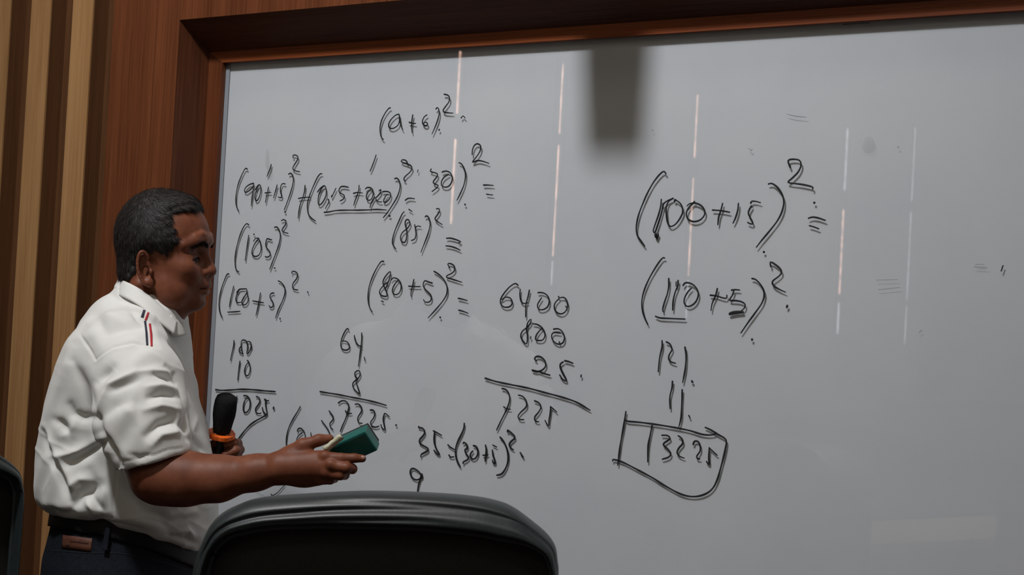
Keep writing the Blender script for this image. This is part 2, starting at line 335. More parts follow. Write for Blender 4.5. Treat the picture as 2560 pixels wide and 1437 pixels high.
# handwriting: traced centre lines; each block = (label, ox, oy, scale, width_mm, [strokes])
INK = [
("ninety plus fifteen squared, upper left of the board", 580,370,7.564,3.2, """
290,400 265,383 235,410 180,520 125,660 90,800 75,920 73,1020 88,1110 130,1195
410,665 330,690 260,745 235,800 255,840 310,815 385,750 415,690
408,680 403,760 385,880 372,1000 365,1095
440,790 480,720 520,695 545,740 540,840 510,940 470,995 440,975 435,900 460,800 500,720
690,740 668,850 645,960 632,1030
625,848 680,845 738,838
853,700 825,810 800,890 785,945
1005,680 970,672 938,688 915,760 920,840 940,900 930,935 895,935 870,920
1070,497 1095,478 1130,490 1158,550 1155,650 1125,780 1080,920 1030,1060 988,1170
1000,1200 1006,1212
1158,180 1155,140 1190,130 1235,150 1248,195 1215,260 1165,340 1150,390 1180,420 1230,440 1280,448
740,310 730,370 700,440 672,510 660,540"""),
("plus sign and bracket with the decimals, upper left", 740,370,7.184,3.2, """
163,670 152,780 118,900 75,1020 50,1150 38,1265
45,905 110,892 190,885 255,882
465,465 440,462 395,510 335,630 280,760 235,880 205,1000 205,1100 225,1190 280,1260 350,1310
388,790 430,730 510,675 540,740 540,840 500,940 440,1015 405,1010 395,940 410,840 450,740 505,680
575,920 592,945 580,990 545,1050 528,1090
715,725 690,780 655,850 640,885
645,855 640,870
940,705 870,690 800,700 770,770 800,810 855,840 870,880 840,925 790,950
1133,670 1125,760 1090,870 1055,960 1038,1030
1030,815 1080,800 1140,800 1195,808
1245,735 1280,708 1340,715 1380,760 1385,830 1360,910 1310,940 1270,910 1265,850 1300,780 1350,735
1415,885 1380,930 1345,1000 1328,1075
1490,770 1520,745 1520,790 1470,860 1430,900 1450,940 1490,968 1540,965
1555,785 1620,778 1680,795 1702,840 1680,910 1620,970 1580,970 1580,920 1620,850 1650,830
1772,550 1810,540 1855,590 1870,680 1850,790 1800,910 1720,1040 1640,1160 1568,1248
1668,1216 1690,1220
505,1155 600,1145 720,1122 900,1115 1100,1115 1300,1110 1450,1103 1625,1112
2000,265 1975,225 1920,210 1885,235 1930,265 2000,285 2065,320 2082,370 2040,440 1970,500 1938,550 1950,585 1968,590
2192,390 2183,435
1962,938 2010,905 2070,902 2130,910
2025,1100 2055,1120 2085,1138
1438,125 1415,200 1370,320 1330,415"""),
("a plus b squared, topmost line of writing", 930,220,5.133,3.2, """
235,255 215,262 170,320 125,410 103,500 108,590 125,640 148,660
345,335 300,350 240,410 213,470 225,510 270,518 330,480 352,420 350,350
350,345 360,420 375,490 395,535
523,345 512,420 507,500 515,575
477,440 520,452 560,455
705,345 670,370 648,420 655,465 690,485 712,470 705,445 680,440 660,455
820,270 835,252 855,270 862,330 840,420 805,510 770,590
860,540 863,532
925,80 970,90 995,125 985,180 945,235 912,285 930,310 975,318 1040,322
1143,385 1168,358 1195,385"""),
("thirty in a bracket squared beside the decimals", 930,220,5.133,3.2, """
760,1040 748,1068 790,1082 838,1100 835,1135 800,1180 785,1210 815,1235 850,1250 830,1280 770,1328
900,1078 950,1065 1000,1085 1030,1140 1020,1210 980,1262 925,1270 890,1240 895,1190 930,1140 985,1108
1115,958 1150,975 1185,1040 1200,1120 1180,1240 1130,1360 1090,1440
1285,855 1290,790 1315,735 1355,715 1392,740 1390,800 1350,870 1290,950 1360,930 1440,945 1500,968
1430,1245 1490,1245 1558,1250
1470,1362 1510,1368 1550,1372"""),
("dots beside the bracketed thirty", 500,200,3.194,3.2, """
2115,992 2118,996"""),
("one hundred and five squared, second line on the left", 540,540,5.131,3.3, """
422,115 395,97 360,130 310,240 270,380 245,520 245,620 260,690 295,718
420,245 405,350 390,450 375,570
487,232 488,236
550,285 510,285 480,325
548,285 500,350 465,430 465,490 500,518 550,500 578,430 570,340 545,285
715,305 690,300 655,290 640,340 640,390 670,430 695,470 690,510 655,528 630,518
750,145 780,140 810,180 825,250 810,350 770,470 720,600 688,685
745,665 762,668
838,60 865,45 898,65 890,110 855,160 848,185 875,208 925,222"""),
("one hundred plus five squared, third line on the left", 540,540,5.131,3.3, """
165,742 140,750 105,830 70,930 45,1040 38,1140 50,1230 82,1305
227,900 205,990 185,1080 170,1165
265,980 300,940 350,935 392,935 395,980 360,1040 330,1100 350,1138 385,1130 410,1090 412,1030 400,1000
300,945 265,1010 255,1080 280,1110 320,1105
400,985 350,1050 330,1095
570,985 555,1070 535,1180 512,1272
470,1088 540,1100 610,1112
742,988 710,990 690,1030 715,1080 735,1120 725,1165 695,1168 680,1145
150,1232 230,1228 308,1222
798,830 840,855 878,910 885,980 855,1080 800,1200 762,1310
820,1313 823,1318
975,735 975,712 1010,710 1045,740 1035,800 990,860 980,910 1005,940 1050,948
1172,968 1185,988"""),
("eighty five squared, centre left of the board", 900,520,4.79,3.2, """
530,45 505,70 460,170 415,280 390,380 395,440 430,488
600,180 580,140 550,145 540,190 555,250 560,310 552,380 530,412 495,395 485,345 510,290 570,240 600,190
655,200 665,260 670,320 655,370 615,388
660,235 690,215 728,222
780,105 800,93 825,120 840,190 820,290 780,400 740,500
745,490 730,530
915,10 945,8 952,40 920,90 898,125 920,155 985,198
1035,362 1080,360 1150,378 1208,405 1175,415
1028,453 1080,458 1140,475 1202,505"""),
("eighty plus five squared, centre of the board", 900,520,4.79,3.2, """
285,640 255,640 210,700 155,810 115,920 97,1030 100,1130 120,1200 148,1242
325,890 280,930 240,980 235,1020 265,1050 320,1055 322,1010 300,960 275,900 290,840 340,775 365,765 355,840 320,930 300,990
375,860 400,835 450,850 488,900 490,970 460,1025 415,1035 388,1000 400,940 440,880 460,862
645,855 630,930 610,1010 612,1060
582,935 650,940 722,940
865,898 820,885 775,870 755,920 780,970 830,1020 855,1060 845,1110 810,1128 775,1120 760,1095
885,757 940,790 1000,850 1040,930 1040,1020 1000,1100 920,1200 815,1315
255,1112 282,1124
1075,715 1050,670 1085,665 1125,690 1135,740 1100,780 1040,810 1040,830 1100,850 1220,888
1175,1080 1230,1092 1285,1108
1182,1222 1240,1238 1295,1260
958,1305 963,1312"""),
("sum of six thousand four hundred, right of centre", 1190,680,3.506,3.2, """
368,115 345,100 300,125 250,180 215,240 220,285 255,308 300,300 318,265 300,228 260,220 225,240
388,150 385,200 395,255 420,275 455,268
468,158 455,220 437,290 435,393
543,180 580,180 620,200 642,245 630,300 590,328 550,325 538,290 555,255 575,225
722,213 728,232 700,260 685,300 700,345 740,366 780,350 803,300 795,250 770,222 735,225
785,298 795,312"""),
("eight hundred, below the six thousand four hundred", 1190,680,3.506,3.2, """
440,490 405,520 392,560 410,600 443,628 450,560 443,500 455,440 483,413 475,450 450,480 440,510
500,453 540,460 580,490 605,540 590,590 550,600 522,590 530,550 560,510 580,488
680,500 720,497 755,520 775,570 760,620 715,630 675,600 662,560 680,530 740,535
480,565 478,585
730,610 732,630"""),
("twenty five above the long ruled line", 1190,680,3.506,3.8, """
530,778 513,760 530,740 570,745 605,780 610,825 575,862 530,872 488,858 560,875 600,890 648,903
765,787 740,805 740,840 765,890 795,952 760,940 733,900
778,777 815,785 850,800
922,902 920,920
80,930 180,960 300,985 450,1015 600,1055 750,1095 880,1140 1000,1210"""),
("seven thousand two hundred twenty five, right", 1190,680,3.506,3.4, """
228,1020 262,1030 290,1070 293,1130 265,1210 220,1300 180,1385
243,1180 268,1198 303,1202
372,1078 410,1090 440,1130 440,1180 390,1230 368,1265 385,1292 418,1292
513,1128 550,1145 570,1180 550,1225 515,1270 520,1305 550,1312
655,1180 650,1240 640,1300 635,1350 605,1300
652,1180 680,1200 708,1227"""),
("thirty five equals thirty plus five squared, low centre", 1000,1040,7.185,4.2, """
335,190 345,205 400,215 440,260 440,310 400,370 355,420 355,480 420,530 490,570 505,610 450,650 380,690 375,735
600,265 660,295 745,345
622,290 612,380 618,480 650,580 710,690 660,670 610,612
860,515 910,560 975,598
880,700 910,735 968,730
1155,130 1145,220 1105,320 1040,450 1000,580 1000,700 1030,810 1085,915
1135,490 1145,470 1190,500 1212,550 1190,590 1165,610 1190,680 1235,740 1200,790 1140,820 1135,850
1320,530 1370,550 1400,620 1390,700 1350,760 1300,770 1262,730 1270,670 1310,625
1535,520 1550,600 1540,700 1528,810
1490,700 1540,705 1580,690
1665,518 1735,555
1660,610 1670,700 1700,790 1705,850 1670,830 1660,790
1800,380 1860,450 1910,560 1940,680 1935,820 1890,950 1820,1040 1735,1060
1935,280 1930,250 1990,290 2050,350 2060,400 2000,450 1965,500 1980,560 2040,605
2160,655 2215,740"""),
("nine begun under the thirty five, above the chair", 1000,1040,7.185,4.0, """
390,1060 340,1000 280,955 220,940 185,980 190,1050 230,1115 290,1145 345,1130 400,1090 395,1050
395,1040 365,1120 335,1220 318,1320 312,1400 305,1480
400,1060 385,1110
380,1075 400,1110"""),
("one hundred and ten added, lower left", 530,810,5.747,3.4, """
316,238 310,310 285,420 265,522
440,425 425,360 418,300 425,240 460,228 500,255 512,330 500,420 530,410 560,330 555,265 520,248 500,262
418,320 395,350 392,400 435,425
565,320 572,345
402,532 385,650 368,805
505,522 525,540 545,600 548,660 530,720 505,742 475,720 468,660 490,590 520,550"""),
("ruled line and ten twenty five, lower left", 530,810,5.747,4.0, """
52,942 150,952 300,945 420,936 580,942 750,958 910,970
357,1035 355,1090
455,1030 490,1028 530,1060 550,1130 535,1220 490,1270 455,1250 450,1180 470,1100 505,1060
635,1038 670,1055 690,1090 670,1150 628,1210 630,1265 665,1285 705,1278
755,1078 770,1100 815,1100
772,1085 770,1160 790,1300 740,1260 722,1198
885,1195 885,1215
775,1310 700,1350 620,1395 550,1445 470,1530 400,1620 345,1700"""),
("loose tail of an arrow below the hand", 660,980,5.133,2.2, """
265,1190 210,1250 160,1300 100,1330
92,1308 100,1325"""),
("faint tail of an arrow above the chair", 480,940,3.992,1.2, """
610,1130 680,1175 740,1208"""),
("sixty four over eight, lower centre left", 780,800,4.635,3.3, """
425,115 412,97 385,125 350,200 332,275 345,330 385,348 425,335 432,290 400,248 350,240
490,178 500,230 530,285 580,312
576,150 572,260 555,400 537,535
606,430 613,468
520,668 500,650 498,610 520,588 550,590 558,630 530,680 485,715 470,750 490,800 550,855 535,790 512,720 520,670"""),
("ruled line and seven thousand two hundred twenty five, lower centre left", 780,800,4.635,3.6, """
92,828 160,840 300,862 450,892 600,920 750,955 860,988
305,960 345,935 390,940 425,985 420,1040 390,1140 350,1230 328,1290
388,1052 415,1082 460,1080
500,975 535,972 572,1010 572,1060 540,1110 528,1150 545,1190 580,1195
675,1042 710,1045 728,1080 710,1140 680,1180 690,1225 735,1240 775,1228
840,1082 825,1150 845,1272 810,1245 798,1210
850,1080 895,1118
973,1215 976,1219"""),
("bracket partly hidden behind the raised hand", 660,980,5.133,3.4, """
465,185 430,250 375,340 325,440 295,540 285,640 288,730
428,500 440,470 475,465 510,500 525,540 530,580
490,518 450,550 425,590 418,635
600,522 605,565
738,365 780,420 820,480 850,545
835,240 860,275 888,320 880,360 845,400 850,440 885,482"""),
("one hundred plus fifteen squared, upper right", 1580,380,5.12,3.4, """
435,280 410,248 360,280 280,380 200,520 130,680 80,820 55,960 65,1060 110,1130 165,1205
375,605 368,690 340,800 295,930 272,1010 295,1025 330,930 370,800 395,700
395,720 400,670 450,625 525,590
525,592 470,630 440,700 440,800 455,900 490,952 560,920 630,820 650,740 620,660 550,605
548,610 548,628
800,635 770,665 720,720 695,790 720,860 790,890 870,870 925,810 930,750 890,690 820,655 740,660 705,690
1160,655 1140,740 1110,830 1098,930
1030,742 1140,750 1250,770
1362,655 1355,740 1325,840 1292,912
1520,655 1535,630 1590,632 1645,648
1530,690 1500,740 1490,790 1520,850 1548,910 1520,920 1480,900
1745,410 1790,402 1860,450 1920,540 1943,640 1920,760 1860,880 1760,1010 1660,1130 1592,1218
1688,1276 1690,1280
2025,195 2000,130 2010,100 2070,92 2140,105 2165,160 2130,250 2050,335 1995,385 2060,400 2180,415 2290,440 2318,460 2308,478
2332,645 2335,652
2258,848 2310,832 2390,845 2475,875
2270,942 2330,958 2390,982"""),
("smudged blot under the bracketed hundred", 1580,380,5.12,7.0, """
322,1055 312,1075
312,1080 320,1105"""),
("one hundred and ten plus five squared, right", 1580,620,5.988,3.3, """
490,150 465,145 420,190 340,310 250,470 180,640 148,790 155,920 185,1030 240,1145
550,455 550,560 530,680 480,830 460,920 468,955
662,505 660,570
690,485 685,560 640,680 615,800 608,930
765,560 790,525 850,520 930,560 985,640 990,720 950,810 880,865 820,870 780,820 790,740 840,650 890,600
1277,605 1255,700 1200,830 1182,935
1172,705 1260,715 1360,745 1415,748 1420,705
1490,630 1550,622 1615,628
1525,640 1500,710 1460,780 1540,785 1630,800 1692,840 1680,900 1620,950
350,1020 420,1045 540,1052 680,1058 795,1062
1795,455 1850,470 1920,540 1970,630 1978,720 1940,830 1850,960 1740,1110 1630,1270
1972,58 1975,62
2078,280 2070,210 2130,235 2210,300 2240,360 2200,420 2120,480 2100,520 2130,570 2210,620 2298,660
2325,860 2318,885
1797,1362 1798,1375"""),
("heavy filled foot of the five, right", 1580,620,5.988,6.5, """
1465,985 1520,968 1590,960 1660,958"""),
("one hundred twenty one and eleven, lower right", 1510,840,3.341,3.3, """
485,37 485,90 465,180 453,298
520,48 550,65 568,110 545,155 540,190 560,215 598,227
676,92 685,160 680,260 657,388
733,375 740,385
572,377 568,430 550,510 552,605
653,448 650,550 643,680 625,758
708,662 718,682"""),
("boxed thirteen thousand two hundred twenty five, lower right", 1510,840,3.341,3.6, """
183,630 172,700 150,830 130,950 115,1080
172,690 195,710 300,720 450,740 600,765 720,790 820,820 900,825 935,812
845,762 890,782 960,825 1010,855 1022,890 1005,980 980,1080 945,1200 900,1280 830,1325 740,1340 640,1318 520,1255 400,1180 260,1105 150,1050 75,1030 75,1045
402,745 385,830 368,920 365,1050
483,828 530,830 552,855 520,880 495,905 530,940 558,980 540,1010 487,1028
620,832 650,855 658,895 625,935 610,975 635,1005 670,1018
745,905 755,880 785,880 805,920 800,965 775,1000 780,1022 800,1025
880,932 875,1010 878,1072 855,1045
878,932 945,995"""),
("stray marks of rubbed out writing on the right", 1300,0,2.0317,1.6, """
1355,580 1400,590 1455,595
1160,752 1175,765
1180,758 1170,768
1920,745 1922,750
672,660 675,664
1640,125 1700,120 1780,115"""),
("faint equals sign and comma at the far right", 1900,250,2.2107,1.4, """
1190,908 1240,908
1185,922 1255,926
645,995 760,992
655,1048 770,1036
880,1285 895,1270"""),
("dark comma stroke at the far right edge", 1900,250,2.2107,2.6, """
1343,915 1333,945"""),
]
for (lab, ox, oy, sc, wmm, txt) in INK:
    wmm *= 1.10
    b = MB()
    for line in txt.strip().split('\n'):
        pts = [tuple(float(c) for c in s.split(',')) for s in line.split()]
        P = [on_y(ox+x/sc, oy+y/sc, -0.0005) for x, y in pts]
        Q = catmull(P)
        if len(Q) == 2 and (Vector(Q[0])-Vector(Q[1])).length < 0.004: rr = [wmm/2000*1.2]*2
        else:
            ph = random.uniform(0, 6); n = len(Q)
            rr = [wmm/2000*(0.92+0.12*math.sin(ph+i*0.5))*(0.75+0.25*min(1, (n-1-i)/4)) for i in range(n)]
        # rounded ends: a short cap point before the first and after the last sample
        d0 = (Vector(Q[0])-Vector(Q[1])).normalized(); d1 = (Vector(Q[-1])-Vector(Q[-2])).normalized()
        Q = [np.array(Vector(Q[0])+d0*rr[0]*0.8)]+list(Q)+[np.array(Vector(Q[-1])+d1*rr[-1]*0.8)]
        rr = [rr[0]*0.5]+rr+[rr[-1]*0.5]
        b.tube([Vector(q) for q in Q], rr, n=6, flat=Vector((0, 1, 0)))
    o = b.build('handwriting', M_FAINT if ('faint' in lab or 'stray' in lab) else M_INK, WBD, smooth=True); o['label'] = lab
for (cx_, cy_, rx_, ry_, lab) in ((2172, 362, 17, 21, 'round grey wiped smudge, upper right'), (668, 398, 5, 26, 'grey smear above the ninety'), (674, 430, 7, 16, 'grey smear above the ninety')):
    b = MB(); b.v = [tuple(on_y(cx_+rx_*math.cos(a)*(1+0.15*math.sin(3*a)), cy_+ry_*math.sin(a), -0.0002)) for a in [2*math.pi*k/24 for k in range(24)]]; b.f = [tuple(range(24))]
    o = b.build('smudge', M_SMUDGE, WBD); o['label'] = lab
# ------------------------------------------------------------------ black leather conference chairs (backs seen from behind)
M_LEATHER = mat('black_leather', (0.018, 0.021, 0.022, 1), 0.43, 0.6)
_no = add_noise_color(M_LEATHER, (0.017, 0.024, 0.026, 1), (0.030, 0.040, 0.043, 1), (1, 1, 1), 260, 5, bump=0.25, bdist=0.0006)
M_LEATHB = mat('black_back_panel_leather', (0.012, 0.011, 0.010, 1), 0.6, 0.3)
add_noise_color(M_LEATHB, (0.017, 0.015, 0.014, 1), (0.027, 0.024, 0.022, 1), (1, 1, 1), 300, 5, bump=0.25, bdist=0.0006)
M_PLASTIC = mat('black_plastic', (0.02, 0.02, 0.02, 1), 0.45)
M_CHROME = mat('chrome', (0.6, 0.6, 0.6, 1), 0.2, metal=1.0)
CZ = 2.02
OUT = [(487, 1437), (499, 1383), (510, 1352), (530, 1309), (557, 1281), (596, 1260), (643, 1246), (752, 1237), (909, 1230), (1065, 1234), (1182, 1243), (1252, 1257), (1291, 1274), (1331, 1303), (1370, 1336), (1388, 1363), (1394, 1399), (1396, 1437)]
INN = [(524, 1437), (534, 1391), (543, 1370), (557, 1354), (572, 1342), (596, 1331), (674, 1316), (752, 1312), (831, 1311), (1026, 1315), (1182, 1329), (1245, 1341), (1299, 1350), (1332, 1361), (1358, 1377), (1368, 1392), (1374, 1410), (1378, 1437)]
def chair_plane():
    """chair-local frame: origin below the middle of the back on the floor, x to its right seen from behind, y away from the viewer"""
    c = pw(940, 1330, CZ)
    fx = (pw(1180, 1330, CZ)-pw(700, 1330, CZ)); fx.z = 0; fx.normalize()
    fy = Vector((-fx.y, fx.x, 0))
    return c, fx, fy
cC, cX, cY = chair_plane()
def cl(px, py):                            # pixel to chair-back plane (x, z), back leans away a little
    d = ray(px, py); n = cY
    t = (cC-EYE).dot(n)/d.dot(n); p = EYE+d*t
    return ((p-cC).dot(cX), p.z)
def dense(poly, n):
    P = catmull([Vector((a, b, 0)) for a, b in poly], 0.004); P = np.array([p[:2] for p in P])
    L = np.r_[0, np.cumsum(np.linalg.norm(np.diff(P, axis=0), axis=1))]
    t = np.linspace(0, L[-1], n); return np.c_[np.interp(t, L, P[:, 0]), np.interp(t, L, P[:, 1])]
zlow = 0.52
def close_low(P, x_in):
    """carry the sides of the back down below the frame and round it off at the bottom"""
    l, r = P[0], P[-1]
    left = [(l[0]+0.0*(k/6)+x_in*(k/6)**2, l[1]+(zlow+0.05-l[1])*(k/6)) for k in range(6, 0, -1)]
    right = [(r[0]-x_in*(k/6)**2, r[1]+(zlow+0.05-r[1])*(k/6)) for k in range(1, 7)]
    lx, rx = left[0][0], right[-1][0]
    bot_r = [(rx-0.02, zlow+0.012), (rx-0.06, zlow)]
    bot_l = [(lx+0.06, zlow), (lx+0.02, zlow+0.012)]
    return left+[tuple(p) for p in P]+right+bot_r+bot_l
o_ = close_low([cl(*p) for p in OUT], 0.02); i_ = close_low([cl(*p) for p in INN], 0.02)
i_ = [(x, z+0.03) if z < zlow+0.1 else (x, z) for x, z in i_]
NR = 260
def ring_closed(poly):
    P = [np.array(p) for p in poly]; P = P+[P[0]]
    Q = np.array([q[:2] for q in catmull([Vector((a, b, 0)) for a, b in P], 0.004)])
    # parametrise by index of the source points so outer and inner correspond
    seg = []
    n = len(P)-1
    out = []
    E = [P[-2]]+P+[P[1]]
    for k in range(NR):
        u = k/NR*n; i = int(u); t = u-i
        p0, p1, p2, p3 = E[i], E[i+1], E[i+2], E[i+3]
        out.append(0.5*((2*p1)+(-p0+p2)*t+(2*p0-5*p1+4*p2-p3)*t*t+(-p0+3*p1-3*p2+p3)*t**3))
    return np.array(out)
RO, RI = ring_closed(o_), ring_closed(i_)
cen = (RI.min(0)+RI.max(0))/2
def chair_back(parent_loc_mat):
    TH = 0.105                              # puffed thickness of the back
    rings = []; NB = 26
    zc_top = RO[:, 1].max()
    s = np.linspace(0, 2*np.pi, NR, endpoint=False)
    # rear side: from the inner piping out to the silhouette, then round to the sitting side
    for j in range(NB+1):
        t = j/NB                            # 0 inner seam, 1 outer rim
        xz = RI+(RO-RI)*(t**0.9)
        bulge = np.sqrt(np.clip(1-(1.04*t-0.18)**2/0.82, 0, 1)) if False else np.sin(np.pi*(0.10+0.40*1)*0+np.pi*0.5*(1-t))*0+np.sqrt(np.clip(1-t**2.6, 0, 1))
        # padded roll: rises quickly from the seam, then falls round to the rim
        prof = min(1.0, (t/0.16))**0.5*np.sqrt(max(0, 1-max(0, (t-0.1)/0.9)**2.4))
        y = np.full(NR, -0.006-prof*0.040)
        # long folds in the leather of the top roll
        topw = np.clip((RO[:, 1]-(zc_top-0.13))/0.05, 0, 1)
        xx = xz[:, 0]
        f = (0.0075*np.exp(-((t-0.46-0.10*np.sin(xx*6+1.0))/0.105)**2)*np.clip(np.sin((xx+0.30)*4.4+0.5), 0.1, 1)
             + 0.0060*np.exp(-((t-0.74+0.09*np.sin(xx*5.0))/0.095)**2)*np.clip(np.cos((xx-0.12)*7.0), 0, 1)
             + 0.0055*np.exp(-((t-0.24-0.06*np.sin(xx*9))/0.085)**2)*np.clip(np.sin(xx*8+2.2), 0, 1))
        y = y+f*topw*(1 if 0 < t < 1 else 0)
        rings.append(np.c_[xz[:, 0], y, xz[:, 1]])
    for j in range(1, 15):                   # sitting side
        t = j/14; k = 1-0.06*t if t < 0.4 else 1-0.06*0.4-0.9*(t-0.4)/0.6*0.97
        y = 0.0+0.07*math.sin(min(1, t/0.4)*math.pi/2)
        xz = cen+(RO-cen)*k
        if t > 0.4: y = 0.07+0.012*math.sin((t-0.4)/0.6*math.pi)
        rings.append(np.c_[xz[:, 0], np.full(NR, y), xz[:, 1]])
    V = np.concatenate(rings); n = len(rings); Q = []
    for j in range(n-1):
        a = np.arange(NR)+j*NR; b2 = (np.arange(NR)+1) % NR+j*NR
        Q.append(np.c_[a, a+NR, b2+NR, b2])
    return V, np.concatenate(Q)[:, ::-1]
CH = empty('office_chair', (cC.x, cC.y, 0), math.atan2(cX.y, cX.x))
tag(CH, 'black leather office chair with rounded back in front of the writing board, bottom centre', 'chair', 'black leather office chairs')
def cobj(o): o.parent = CH; return o
V, Q = chair_back(None)
ob = cobj(fast_mesh('backrest', V, Q, M_LEATHER))
# flat rear panel inside the seam
rings = []
for j in range(8):
    t = j/7; k = 1-t*0.985
    rings.append(np.c_[(cen+(RI-cen)*k)[:, 0], np.full(NR, -0.004+0.004*0-0.006*math.sin(min(1, t*3)*math.pi/2)), (cen+(RI-cen)*k)[:, 1]])
Vp = np.concatenate(rings); Qp = np.concatenate([np.c_[np.arange(NR)+j*NR, np.arange(NR)+(j+1)*NR, (np.arange(NR)+1) % NR+(j+1)*NR, (np.arange(NR)+1) % NR+j*NR] for j in range(7)])
cobj(fast_mesh('back_panel', Vp, Qp, M_LEATHB))
b = MB(); P = [(RI[k % NR][0], -0.014, RI[k % NR][1]) for k in range(0, NR+1, 2)]; b.tube(P, 0.0048, 8, cap=False)
cobj(b.build('piping', M_LEATHER, None, smooth=True))
# seat, arms, column and five-star base stand below the frame
def rounded(name, m, x0, x1, y0, y1, z0, z1, r):
    b = MB(); b.box(x0, x1, y0, y1, z0, z1); o = b.build(name, m)
    bm = bmesh.new(); bm.from_mesh(o.data); bmesh.ops.bevel(bm, geom=bm.edges[:], offset=r, segments=4, affect='EDGES', profile=0.5); bm.to_mesh(o.data); bm.free()
    o.data.polygons.foreach_set('use_smooth', [True]*len(o.data.polygons)); return cobj(o)
rounded('seat', M_LEATHER, -0.26, 0.26, 0.02, 0.52, 0.42, 0.535, 0.04)
for s in (-1, 1):
    b = MB(); b.tube([(s*0.27, 0.10, 0.47), (s*0.31, 0.09, 0.55), (s*0.315, 0.10, 0.66), (s*0.31, 0.16, 0.70), (s*0.31, 0.34, 0.70), (s*0.31, 0.40, 0.64), (s*0.27, 0.38, 0.47)], 0.018, 10)
    cobj(b.build('armrest', M_PLASTIC, None, smooth=True))
b = MB(); b.lathe([(0.03, 0.09), (0.03, 0.25), (0.02, 0.25), (0.02, 0.43)], 16, (0, 0.27, 0)); cobj(b.build('gas_column', M_CHROME))
for k in range(5):
    a = 2*math.pi*k/5+0.3; b = MB()
    e = (0.30*math.cos(a), 0.27+0.30*math.sin(a), 0.075)
    b.tube([(0, 0.27, 0.12), (0.15*math.cos(a), 0.27+0.15*math.sin(a), 0.105), e], [0.03, 0.024, 0.018], 8); leg = cobj(b.build('leg', M_PLASTIC, None, smooth=True))
    b = MB(); t = Vector((-math.sin(a), math.cos(a), 0)); c = Vector(e)-Vector((0, 0, 0.045)); b.tube([c-t*0.02, c+t*0.02], 0.03, 14)
    w_ = b.build('castor', M_PLASTIC, None, smooth=True); w_.parent = leg
def copy_tree(o, parent=None):
    c = o.copy(); COL.objects.link(c); c.parent = parent
    for ch in list(o.children): copy_tree(ch, c)
    return c
C2 = copy_tree(CH)
# the second chair: its back shows at the left edge of the picture
q = pw(-354, 1330, 2.33); C2.location = (q.x, q.y, 0); C2.rotation_euler = (0, 0, CH.rotation_euler[2]+0.72)
C2['label'] = 'black leather office chair cut off by the lower left corner, left of the man'
